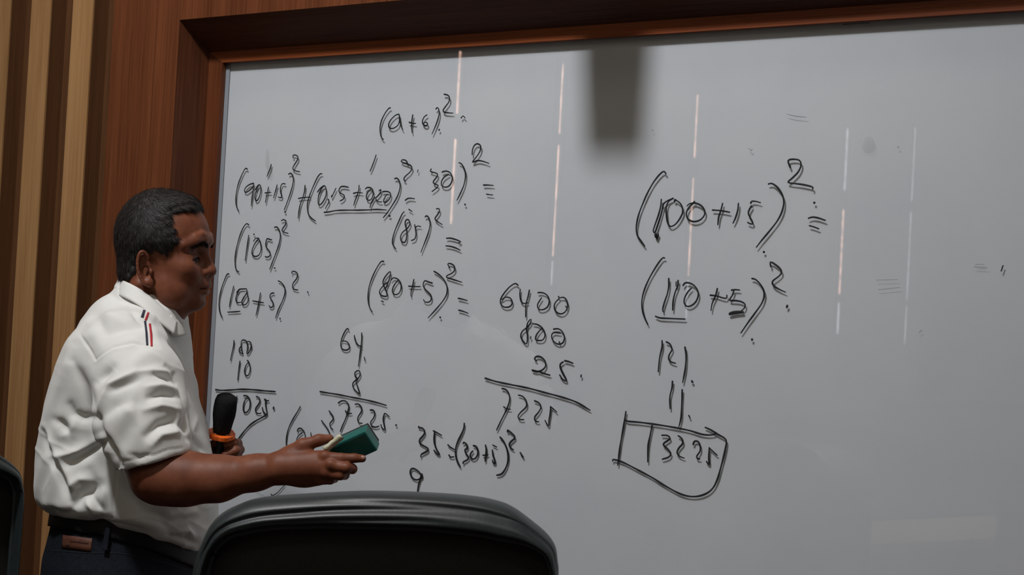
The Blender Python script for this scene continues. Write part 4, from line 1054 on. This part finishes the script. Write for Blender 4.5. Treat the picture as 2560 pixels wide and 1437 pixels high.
# ---- hair: a shell over the cranium bounded by the hairline
HP = [(0.091, 0.128), (0.083, 0.112), (0.066, 0.113), (0.047, 0.107), (0.050, 0.088), (0.057, 0.070), (0.063, 0.058), (0.054, 0.044), (0.040, 0.029), (0.030, 0.034), (0.004, 0.037), (-0.020, 0.024), (-0.028, -0.004), (-0.042, -0.018), (-0.13, -0.021), (-0.13, 0.21), (0.10, 0.21)]
hg = Grid((-0.115, -0.10, -0.04), (0.115, 0.10, 0.18), 0.0017)
hg.ell((0.006, 0, 0.066), (0.090, 0.074, 0.084), 0.01); hg.ell((0.042, 0, 0.070), (0.060, 0.060, 0.062), 0.02)
hg.ell((0.040, 0, 0.012), (0.060, 0.063, 0.060), 0.02); hg.cap((-0.016, 0, -0.005), (-0.040, 0, -0.125), 0.060, 0.066, 0.02)
sl, X, Y, Z = hg.sub((-9, -9, -9), (9, 9, 9))
pd = polydist(HP, X[:, 0, :]+0*Z[0], Z[0]+0*X[:, 0, :])[:, None, :]
pd = pd+0.0030*np.sin(X*260)*np.sin(Z*300+Y*180)
th = np.where(pd < 0, 0.0105*np.clip(-pd/0.020, 0, 1)**0.6, -0.5*pd)-0.0035*(pd > 0)
th = th+np.where(pd < 0, 0.0035*np.clip((X-0.05)/0.04, 0, 1)*np.clip((Z-0.10)/0.03, 0, 1), 0)
clump = 0.0004*np.sin(X*190+4*np.sin(Z*60))*np.sin(Z*170+3*np.sin(Y*80))*np.clip(-pd/0.01, 0, 1)
hg.F = (hg.F-th-clump).astype(np.float32)
GV, GQ = hg.mesh()
HN = vnormals(GV, GQ)
hair_cam = head_to_cam(GV)
hair = fast_mesh('hair', to_world(hair_cam), GQ, M_HAIR, MAN)
# short strands over the shell soften its outline
area_ok = np.nonzero(polydist(HP, GV[:, 0], GV[:, 2]) < 0.002)[0]
NS = 24000; pick = rng.choice(area_ok, NS)
P0 = GV[pick]+rng.normal(0, 0.0006, (NS, 3)); n0 = HN[pick]
comb = np.stack([0.65+0*P0[:, 0], 0*P0[:, 0], -0.75*np.clip((0.13-P0[:, 2])/0.08, -0.2, 1)], 1)
wb_ = np.clip((0.035-P0[:, 0])/0.07, 0, 1)[:, None]; comb = comb*(1-wb_)+np.array([[-0.15, 0, -0.95]])*wb_
comb += rng.normal(0, 0.16, comb.shape)
comb -= n0*(comb*n0).sum(1)[:, None]; comb /= np.linalg.norm(comb, axis=1)[:, None]
L_ = rng.uniform(0.008, 0.017, (NS, 1)); side = np.cross(n0, comb); wd = 0.00026
TIP = P0+comb*L_*0.92+n0*L_*rng.uniform(0.04, 0.17, (NS, 1)); MID = P0+comb*L_*0.45+n0*L_*0.12
vv = np.stack([P0-side*wd-n0*0.001, P0+side*wd-n0*0.001, MID+side*wd*0.8, MID-side*wd*0.8, TIP], 1).reshape(-1, 3)
b0 = np.arange(NS)*5
T = np.concatenate([np.c_[b0, b0+1, b0+2], np.c_[b0, b0+2, b0+3], np.c_[b0+3, b0+2, b0+4]])
M_STRAND = mat('hair_strand', (0.035, 0.031, 0.029, 1), 0.55, 0.3)
_l = M_STRAND.node_tree.links; _oi = nn(M_STRAND, 'ShaderNodeNewGeometry'); _cr = nn(M_STRAND, 'ShaderNodeValToRGB')
_cr.color_ramp.elements[0].color = (0.012, 0.010, 0.010, 1); _cr.color_ramp.elements[1].color = (0.075, 0.066, 0.060, 1); _cr.color_ramp.elements[0].position = 0.6
_l.new(_oi.outputs['Random Per Island'], _cr.inputs[0]); _l.new(_cr.outputs[0], M_STRAND.node_tree.nodes['Principled BSDF'].inputs['Base Color'])
st = fast_mesh('hair_strands', to_world(head_to_cam(vv)), T, M_STRAND, MAN, smooth=False); st['kind'] = 'stuff'
M_BROW = mat('black_brow_hair', (0.010, 0.008, 0.008, 1), 0.8, 0.1)
# eyebrows, eyes
def strand_patch(name, path, width, count, L0, dirn, out, parent):
    path = [np.array(p) for p in path]; vs = []; fs = []
    for i in range(count):
        u = rng.uniform(0, len(path)-1.001); a = int(u); p = path[a]+(path[a+1]-path[a])*(u-a)
        p = p+np.array([0, 0, 1])*rng.normal(0, width/2)
        d = np.array(dirn)+rng.normal(0, 0.25, 3); d /= np.linalg.norm(d); L = L0*rng.uniform(0.6, 1.2)
        n_ = np.array(out); sd = np.cross(d, n_); sd /= np.linalg.norm(sd)+1e-9
        k = len(vs); vs += [p-sd*0.00045, p+sd*0.00045, p+d*L+n_*L*0.12]; fs.append((k, k+1, k+2))
    return fast_mesh(name, to_world(head_to_cam(np.array(vs))), np.array(fs), M_BROW, parent, smooth=False)
bvh_head = BVHTree.FromPolygons([tuple(v) for v in HV], [tuple(q) for q in HQ])
def snap(p, off=0.0008):
    r = bvh_head.find_nearest(Vector(p)); return np.array(r[0]+r[1]*off) if r[1].dot(r[0]-Vector((0.03, 0, 0.03))) > 0 else np.array(r[0]-r[1]*off)
for s in (-1, 1):
    path = [snap((0.107, s*0.013, 0.050)), snap((0.104, s*0.024, 0.0535)), snap((0.097, s*0.036, 0.053)), snap((0.084, s*0.048, 0.043))]
    strand_patch('eyebrow', path, 0.0052, 800, 0.0075, (-0.35, s*0.75, -0.05), (0.8, s*0.5, 0.25), MAN)
for s in (-1, 1):
    path = [snap((0.086, s*0.046, 0.0205)), snap((0.091, s*0.037, 0.0235)), snap((0.092, s*0.028, 0.0240)), snap((0.0905, s*0.020, 0.0215))]
    strand_patch('eyelashes', path, 0.0009, 130, 0.0042, (0.9, s*0.25, -0.15), (0.8, s*0.5, 0.2), MAN)
for s in (-1, 1):
    b = MB()
    for (r_, cx_, n_) in ((0.0120, 0.0780, "eyeball"),):
        u = bmesh.new(); bmesh.ops.create_uvsphere(u, u_segments=24, v_segments=16, radius=r_); vs = np.array([v.co[:] for v in u.verts])+np.array([cx_, s*0.032, 0.0215]); fs = [[v.index for v in f.verts] for f in u.faces]; u.free()
        eo = mesh_obj(n_, to_world(head_to_cam(vs)), fs, M_EYE, MAN, True)
    dv = np.array([0.93, -0.05+0*s, -0.1]); dv /= np.linalg.norm(dv)
    u = bmesh.new(); bmesh.ops.create_uvsphere(u, u_segments=20, v_segments=10, radius=0.0062)
    vs = np.array([v.co[:] for v in u.verts])*np.array([0.35, 1, 1])+np.array([0.0780+0.0106, s*0.032, 0.0202]); fs = [[v.index for v in f.verts] for f in u.faces]; u.free()
    io = mesh_obj('iris', to_world(head_to_cam(vs)), fs, M_IRIS, eo, True)

# ---- collar
def ribbon(name, m, up, lo_, th, parent, n=40, out=None):
    U_ = np.array(catmull([Vector(to_world(C(*p))[0]) for p in up], 0.002)); L_ = np.array(catmull([Vector(to_world(C(*p))[0]) for p in lo_], 0.002))
    def res(P, n):
        d = np.r_[0, np.cumsum(np.linalg.norm(np.diff(P, axis=0), axis=1))]; t = np.linspace(0, d[-1], n); return np.stack([np.interp(t, d, P[:, k]) for k in range(3)], 1)
    U_, L_ = res(U_, n), res(L_, n); K = 6; rows = [U_+(L_-U_)*j/K for j in range(K+1)]
    ctr = to_world(C(372, 745, 2.74))[0]
    for j in range(K+1):
        o2 = rows[j]-ctr; o2[:, 2] = 0; o2 /= np.linalg.norm(o2, axis=1)[:, None]
        rows[j] = rows[j]+o2*0.0006*math.sin(math.pi*j/K)
    V = np.concatenate(rows); Q = []
    for j in range(K):
        a = np.arange(n-1)+j*n; Q.append(np.c_[a, a+1, a+1+n, a+n])
    o = fast_mesh(name, V, np.concatenate(Q), m, parent)
    md = o.modifiers.new('thick', 'SOLIDIFY'); md.thickness = th; md.offset = 0
    return o
up = [(297, 697, 2.745), (310, 702, 2.695), (335, 714, 2.672), (362, 731, 2.664), (400, 763, 2.668), (425, 787, 2.682), (443, 801, 2.70)]
lw = [(286, 731, 2.745), (298, 738, 2.680), (323, 749, 2.650), (358, 770, 2.636), (387, 795, 2.632), (414, 817, 2.640), (436, 836, 2.652)]
ribbon('collar', M_SHIRT, up, lw, 0.0022, MAN)
upf = [(297, 697, 2.745), (312, 700, 2.795), (345, 712, 2.822), (385, 738, 2.825), (420, 772, 2.805), (445, 799, 2.775), (452, 806, 2.745)]
lwf = [(286, 731, 2.745), (302, 735, 2.815), (345, 750, 2.850), (390, 775, 2.852), (425, 800, 2.835), (455, 822, 2.800), (463, 832, 2.765)]
ribbon('collar', M_SHIRT, upf, lwf, 0.0022, MAN)
# collar stand closing the ring in front, and the placket edge below it
ribbon('collar_stand', M_SHIRT2, [(425, 787, 2.682), (443, 801, 2.70), (455, 808, 2.72), (452, 806, 2.75)], [(428, 835, 2.660), (446, 842, 2.68), (461, 838, 2.71), (464, 832, 2.75)], 0.004, MAN, n=16)

# ---- shoulder tapes laid on the shirt
dg_v = to_world(SV); bvh_shirt = BVHTree.FromPolygons([tuple(v) for v in dg_v], [tuple(q) for q in SQ])
def drape(name, m, line, wpx, parent, bvh, off=0.0012, n=26, lift=0.0):
    P = [np.array(p) for p in line]; L = np.r_[0, np.cumsum([np.linalg.norm(P[i+1]-P[i]) for i in range(len(P)-1)])]
    vs = []
    for i in range(n):
        t = L[-1]*i/(n-1); x_ = np.interp(t, L, [p[0] for p in P]); y_ = np.interp(t, L, [p[1] for p in P])
        t2 = min(L[-1], t+1); t1 = max(0, t-1)
        d = np.array([np.interp(t2, L, [p[0] for p in P])-np.interp(t1, L, [p[0] for p in P]), np.interp(t2, L, [p[1] for p in P])-np.interp(t1, L, [p[1] for p in P])]); d /= np.linalg.norm(d)+1e-9
        nrm = np.array([-d[1], d[0]])
        for k in (-1, -0.33, 0.33, 1):
            rr = ray(x_+nrm[0]*wpx/2*k, y_+nrm[1]*wpx/2*k); hit = bvh.ray_cast(EYE, rr)
            p = hit[0] if hit[0] is not None else (Vector(vs[-1]) if vs else EYE+rr*2.6)
            vs.append(tuple(p-rr*off))
    fs = [(i*4+k, i*4+k+1, (i+1)*4+k+1, (i+1)*4+k) for i in range(n-1) for k in range(3)]
    o = mesh_obj(name, vs, fs, m, parent, True); md = o.modifiers.new('thick', 'SOLIDIFY'); md.thickness = 0.0012; md.offset = 0
    return o
for m_, ln, w_ in ((M_NAVY, [(361, 775), (355, 793)], 6.5), (M_RED, [(371, 781), (364, 800)], 5),
               (M_NAVY, [(362.5, 802), (366, 830), (368, 862)], 5), (M_RED, [(374.5, 809), (378, 835), (379, 865)], 5)):
    o = drape('shoulder_tape', m_, ln, w_, shirt, bvh_shirt); o['label'] = 'navy shoulder tape' if m_ is M_NAVY else 'red shoulder tape'

# ---- jeans, belt, patch, shoes
jg = Grid((-1.06, -1.53, 2.50), (-0.56, -0.34, 3.02), 0.0068)
sl, X, Y, Z = jg.sub((-9, -9, -9), (9, 9, 9))
JS = np.array([(1200, 150, 500, .150), (1240, 150, 500, .154), (1300, 142, 498, .162), (1340, 133, 496, .168), (1380, 122, 494, .172), (1437, 117, 488, .176), (1520, 116, 470, .178), (1600, 125, 445, .172)])
py = CY-Y[0, :, 0]/ZT0*FPX
l, r, rz = [np.interp(py, JS[:, 0], JS[:, k]) for k in (1, 2, 3)]
cx = (((l+r)/2-CX)/FPX*ZT0)[None, :, None]; rx = ((r-l)/2/FPX*ZT0)[None, :, None]; rz = rz[None, :, None]
q = ((np.abs(X-cx)/rx)**2.2+(np.abs(Z-ZT0)/rz)**2.2)**(1/2.2); d = (q-1)*np.minimum(rx, rz)
top = below(X, Y, Z, -70); legtop = (CY-1570)/FPX*ZT0
hip = np.maximum(np.maximum(d, -top*1.0), (legtop-Y)+0*X+0*Z).astype(np.float32)
jg.F[:] = hip
for zz in (2.662, 2.838):
    jg.chain([C(295, 1500, zz), C(285, 1960, zz), C(252, 2440, zz)], [0.098, 0.072, 0.058], 0.05)
JV, JQ = jg.mesh(); JV = relax(JV, JQ, 1, 0.5); jw = to_world(JV)
jeans = fast_mesh('jeans', jw, JQ, M_JEAN, MAN)
# belt: the waist surface pushed out a little between two tilted lines
bg = Grid((-1.02, -0.60, 2.55), (-0.56, -0.40, 2.96), 0.0035)
sl, X, Y, Z = bg.sub((-9, -9, -9), (9, 9, 9)); py = CY-Y[0, :, 0]/ZT0*FPX
l, r, rz = [np.interp(py, JS[:, 0], JS[:, k]) for k in (1, 2, 3)]
cx = (((l+r)/2-CX)/FPX*ZT0)[None, :, None]; rx = ((r-l)/2/FPX*ZT0)[None, :, None]; rz = rz[None, :, None]
d = (((np.abs(X-cx)/rx)**2.2+(np.abs(Z-ZT0)/rz)**2.2)**(1/2.2)-1)*np.minimum(rx, rz)-0.0055
BL = [(100, 1275), (165, 1291), (250, 1304), (366, 1338), (488, 1385), (560, 1408)]
t_ = below(X, Y, Z, -16, BL); u_ = below(X, Y, Z, 35, BL)
shell = np.maximum(d, -(d+0.007))
bg.F = np.maximum(np.maximum(shell, -t_), u_).astype(np.float32)
BV, BQ = bg.mesh(); BV = relax(BV, BQ, 2, 0.5); fast_mesh('belt', to_world(BV), BQ, M_BELT, MAN)
bvh_j = BVHTree.FromPolygons([tuple(v) for v in jw], [tuple(q) for q in JQ])
pt = drape('waist_patch', M_PATCH, [(156, 1353), (190, 1357), (229, 1362)], 33, jeans, bvh_j, off=0.0015); pt['label'] = 'brown leather patch'
M_PRINT = mat('patch_print', (0.055, 0.018, 0.010, 1), 0.7)
drape('patch_print', M_PRINT, [(176, 1352), (221, 1358)], 2.2, pt, bvh_j, off=0.0024)
drape('patch_print', M_PRINT, [(166, 1361), (174, 1362)], 6, pt, bvh_j, off=0.0024)
bl_ = drape('belt_loop', M_JEAN, [(272, 1312), (266, 1345), (262, 1376)], 13, jeans, bvh_j, off=0.010)
drape('waistband_seam', M_STITCH, [(122, 1376), (200, 1381), (300, 1383), (380, 1398), (470, 1424)], 1.2, jeans, bvh_j, off=0.0003)
for zz in (2.662, 2.838):
    b0_ = Vector(to_world(C(252, 2500, zz))[0]); f_ = Vector(to_world(C(400, 2500, zz))[0])-b0_; f_.z = 0; f_.normalize(); s_d = Vector((-f_.y, f_.x, 0))
    sg = Grid((-0.12, -0.07, -0.01), (0.24, 0.07, 0.13), 0.006)
    sg.ell((0.10, 0, 0.035), (0.13, 0.045, 0.035), 0.02); sg.ell((-0.01, 0, 0.04), (0.07, 0.04, 0.042), 0.02); sg.cap((0, 0, 0.04), (-0.01, 0, 0.10), 0.045, 0.042, 0.02)
    sl, X, Y, Z = sg.sub((-9, -9, -9), (9, 9, 9)); sg.F = np.maximum(sg.F, (0.0-Z)+0*X+0*Y).astype(np.float32)
    v, q = sg.mesh(); wv = np.array([list(Vector((b0_.x, b0_.y, 0.0))+f_*float(a)+s_d*float(b_)+Vector((0, 0, float(c_)+0.001))) for a, b_, c_ in v])
    fast_mesh('shoe', wv, q, M_BELT, MAN)
# ------------------------------------------------------------------ microphone, eraser
def frame_from(p, q):
    z = (q-p).normalized(); x = z.cross(Fw).normalized(); y = z.cross(x); m = Matrix((x, y, z)).transposed().to_4x4(); m.translation = p; return m
M_FOAM = mat('black_foam', (0.012, 0.012, 0.013, 1), 0.95, 0.1); add_noise_color(M_FOAM, (0.008, 0.008, 0.009, 1), (0.022, 0.022, 0.023, 1), (1, 1, 1), 400, 3, bump=0.8, bdist=0.0015)
M_ORANGE = mat('orange_rubber', (0.95, 0.16, 0.015, 1), 0.5, 0.4)
p0, p1 = pw(541, 1170, 2.860), pw(567.5, 986, 2.818)
MIC = empty('microphone', p0); MIC.matrix_world = frame_from(p0, p1); bpy.context.view_layer.update()
tag(MIC, 'black handheld microphone with foam cover and orange ring in the left hand of the man', 'microphone')
Lm = (p1-p0).length
def mlathe(name, m, prof, n=28):
    b = MB(); b.lathe(prof, n); o = b.build(name, m, None, smooth=True); o.parent = MIC; return o
mlathe('foam_cover', M_FOAM, [(0.0165, Lm-0.082), (0.0180, Lm-0.078), (0.0200, Lm-0.062), (0.0228, Lm-0.045), (0.0232, Lm-0.030), (0.0222, Lm-0.014), (0.0195, Lm-0.005), (0.013, Lm-0.0008), (0.004, Lm)])
mlathe('handle', M_PLASTIC, [(0.0085, -0.03), (0.0090, 0.0), (0.0092, 0.03), (0.0105, Lm-0.085), (0.0150, Lm-0.081)])
u = MB(); n = 48
for k in range(n):
    a = 2*math.pi*k/n; hexr = 0.0285*(0.93+0.07*abs(math.cos(3*a))**0.7)
    for (r_, z_) in ((0.016, -0.004), (hexr-0.001, -0.0050), (hexr, -0.0035), (hexr, 0.0035), (hexr-0.001, 0.0050), (0.016, 0.004)):
        u.v.append((r_*math.cos(a), r_*math.sin(a), Lm-0.087+z_))
for k in range(n):
    for j in range(6): u.f.append((k*6+j, ((k+1) % n)*6+j, ((k+1) % n)*6+(j+1) % 6, k*6+(j+1) % 6))
o = u.build('anti_roll_ring', M_ORANGE, None, smooth=False); o.parent = MIC; o['label'] = 'bright orange rubber ring'

M_TEAL = mat('teal_plastic', (0.03, 0.20, 0.17, 1), 0.35, 0.5); add_noise_color(M_TEAL, (0.014, 0.115, 0.098, 1), (0.022, 0.15, 0.13, 1), (1, 1, 1), 30, 4)
M_FELT = mat('black_felt', (0.02, 0.022, 0.02, 1), 0.95); M_PAPER = mat('cream_paper', (0.62, 0.58, 0.43, 1), 0.85); add_noise_color(M_PAPER, (0.48, 0.44, 0.28, 1), (0.68, 0.65, 0.52, 1), (1, 1, 1), 70, 4, bump=0.6, bdist=0.002)
ZE = 2.470
cB = pw(912, 1078, ZE)                       # corner where the front, upper and right-end faces meet
def cdir(x, y, z): return (Rv*x+Uv*y+Fw*z).normalized()
exx = cdir(0.905, 0.424, -0.28); ez_ = cdir(-0.43, 0.90, -0.37); ez_ = (ez_-exx*ez_.dot(exx)).normalized(); eyy = ez_.cross(exx)
m4 = Matrix((exx, eyy, ez_)).transposed().to_4x4(); m4.translation = cB
ER = empty('board_eraser', cB); ER.matrix_world = m4; bpy.context.view_layer.update()
tag(ER, 'teal plastic board eraser held in the raised right hand of the man', 'board eraser')
def ebox(name, m, x0, x1, y0, y1, z0, z1, bev=0.003):
    b = MB(); b.box(x0, x1, y0, y1, z0, z1); o = b.build(name, m, None, bevel=bev); o.parent = ER
    return o
H_ = 0.044
ebox('housing', M_TEAL, -0.085, 0.0, 0.0, 0.026, -H_, 0.0)
for k in range(14): ebox('grip_rib', M_TEAL, -0.080, -0.003, -0.0003, 0.001, -0.006-k*0.0026, -0.0046-k*0.0026, 0.0001)
ebox('felt', M_FELT, -0.083, -0.002, 0.026, 0.036, -H_+0.002, -0.002, 0.002)
# cream folded strip across the near end of the eraser
a_, b_ = pw(812, 1125, 2.468), pw(854, 1090, 2.470)
wv = (pw(866, 1096, 2.474)-pw(853, 1086, 2.470)); 
b = MB()
ax_ = (b_-a_); nrm_ = -Fw
pts = []
for i in range(9):
    t = i/8; c_ = a_+ax_*t; w0 = wv.normalized()*0.0064*(1+0.07*math.sin(i*2.1))
    o_ = -Fw*(0.0008*math.sin(i*1.7)); pts.append([c_-w0+o_, c_-w0*0.2-Fw*0.0045+o_, c_+w0+o_, c_+Fw*0.005+o_])
for r_ in pts: b.v += [tuple(p) for p in r_]
for i in range(8):
    for k in range(4): b.f.append((i*4+k, i*4+(k+1) % 4, (i+1)*4+(k+1) % 4, (i+1)*4+k))
b.f.append((3, 2, 1, 0)); b.f.append((32, 33, 34, 35))
PS = b.build('folded_paper', M_PAPER, None, smooth=True)
tag(PS, 'cream strip of folded paper under the thumb, across the end of the teal eraser', 'paper')

# ------------------------------------------------------------------ things of the hall that the glass mirrors
M_TABLE = mat('beige_laminate', (0.46, 0.40, 0.33, 1), 0.45, 0.4); M_TLEG = mat('grey_steel_leg', (0.25, 0.25, 0.26, 1), 0.4, metal=0.6)
def mir_z(px, py, z=0.75):
    g_ = on_y(px, py, 0.0); d = ray(px, py); d = Vector((d.x, -d.y, d.z)); return g_+d*((z-g_.z)/d.z)
def table(P, lab):
    c = sum(P, Vector())/len(P); t = empty('conference_table', (c.x, c.y, 0)); tag(t, lab, 'table', None)
    b = MB(); n_ = len(P); b.v = [tuple(Vector((p.x, p.y, 0.72))-Vector((c.x, c.y, 0))) for p in P]+[tuple(Vector((p.x, p.y, 0.75))-Vector((c.x, c.y, 0))) for p in P]
    b.f = [tuple(range(n_))[::-1], tuple(range(n_, 2*n_))]+[(i, (i+1) % n_, (i+1) % n_+n_, i+n_) for i in range(n_)]
    o = b.build('table_top', M_TABLE, None); o.parent = t
    for p in P:
        q = c+(p-c)*0.86; bb = MB(); bb.box(q.x-c.x-0.02, q.x-c.x+0.02, q.y-c.y-0.02, q.y-c.y+0.02, 0, 0.72); l = bb.build('leg', M_TLEG, None); l.parent = t
    return t
tA = [mir_z(1776, 1322), mir_z(2492, 1288), mir_z(2487, 1345), mir_z(2148, 1362)]
table(tA, 'beige laminate conference table beside the camera, mirrored low in the board')
def low_table(P, h):
    c = sum(P, Vector())/len(P); t = empty('low_cabinet', (c.x, c.y, 0)); tag(t, 'low beige cabinet beside the camera, mirrored at the foot of the board', 'cabinet')
    b = MB(); n_ = len(P); b.v = [tuple(Vector((p.x, p.y, h-0.03))-Vector((c.x, c.y, 0))) for p in P]+[tuple(Vector((p.x, p.y, h))-Vector((c.x, c.y, 0))) for p in P]
    b.f = [tuple(range(n_))[::-1], tuple(range(n_, 2*n_))]+[(i, (i+1) % n_, (i+1) % n_+n_, i+n_) for i in range(n_)]
    b.build('top', M_TABLE, None).parent = t
    b = MB(); b.v = [tuple((p-c)*0.94*Vector((1, 1, 0))) for p in P]+[tuple((p-c)*0.94*Vector((1, 1, 0))+Vector((0, 0, h-0.03))) for p in P]
    b.f = [tuple(range(n_))[::-1], tuple(range(n_, 2*n_))]+[(i, (i+1) % n_, (i+1) % n_+n_, i+n_) for i in range(n_)]
    b.build('body', M_BROWN, None).parent = t
low_table([mir_z(1626, 1360, 0.42), mir_z(2080, 1428, 0.42), mir_z(2060, 1480, 0.42), mir_z(1645, 1480, 0.42)], 0.42)
M_TABLE = mat('dark_blue_table_top', (0.035, 0.042, 0.055, 1), 0.5, 0.3)
tC = [mir_z(1440, 1145), mir_z(2600, 1138), mir_z(2600, 1275), mir_z(1770, 1305), mir_z(1610, 1325)]
table(tC, 'long dark blue conference table, mirrored in the board')
# box loudspeaker hung from the ceiling just above the picture; it throws the square shadow on the board
S = [on_y(1466, 312, GAP), on_y(1606, 316, GAP)]
f_ = 0.15
B0, B1 = [p+(KEY-p)*f_ for p in S]
zb = (B0.z+B1.z)/2; xl, xr = B0.x, B1.x; yc = (B0.y+B1.y)/2
SPK = empty('hanging_loudspeaker', ((xl+xr)/2, yc, zb)); tag(SPK, 'dark box loudspeaker hanging on a rod above the writing board, known by its shadow', 'loudspeaker')
b = MB(); b.quadbox([(xl, yc-0.05, zb), (xr, yc-0.05, zb), (xr, yc+0.05, zb), (xl, yc+0.05, zb), (xl-0.035, yc-0.05, zb+0.36), (xr+0.008, yc-0.05, zb+0.36), (xr+0.008, yc+0.05, zb+0.36), (xl-0.035, yc+0.05, zb+0.36)])
b.build('cabinet', M_PLASTIC, SPK)
b = MB(); b.tube([((xl+xr)/2, yc, zb+0.35), ((xl+xr)/2, yc, ZC)], 0.012, 10); b.build('rod', M_TLEG, SPK)

# nail of the index finger lying along the eraser
u = bmesh.new(); bmesh.ops.create_uvsphere(u, u_segments=16, v_segments=8, radius=1.0)
M_NAIL = mat('finger_nail', (0.42, 0.24, 0.19, 1), 0.3, 0.5)
vs = [tuple(pw(907, 1144, 2.4565)+Rv*v.co.x*0.0050+Uv*v.co.y*0.0036+Fw*v.co.z*0.0016) for v in u.verts]; fs = [[v.index for v in f.verts] for f in u.faces]; u.free()
mesh_obj('fingernail', vs, fs, M_NAIL, MAN, True)
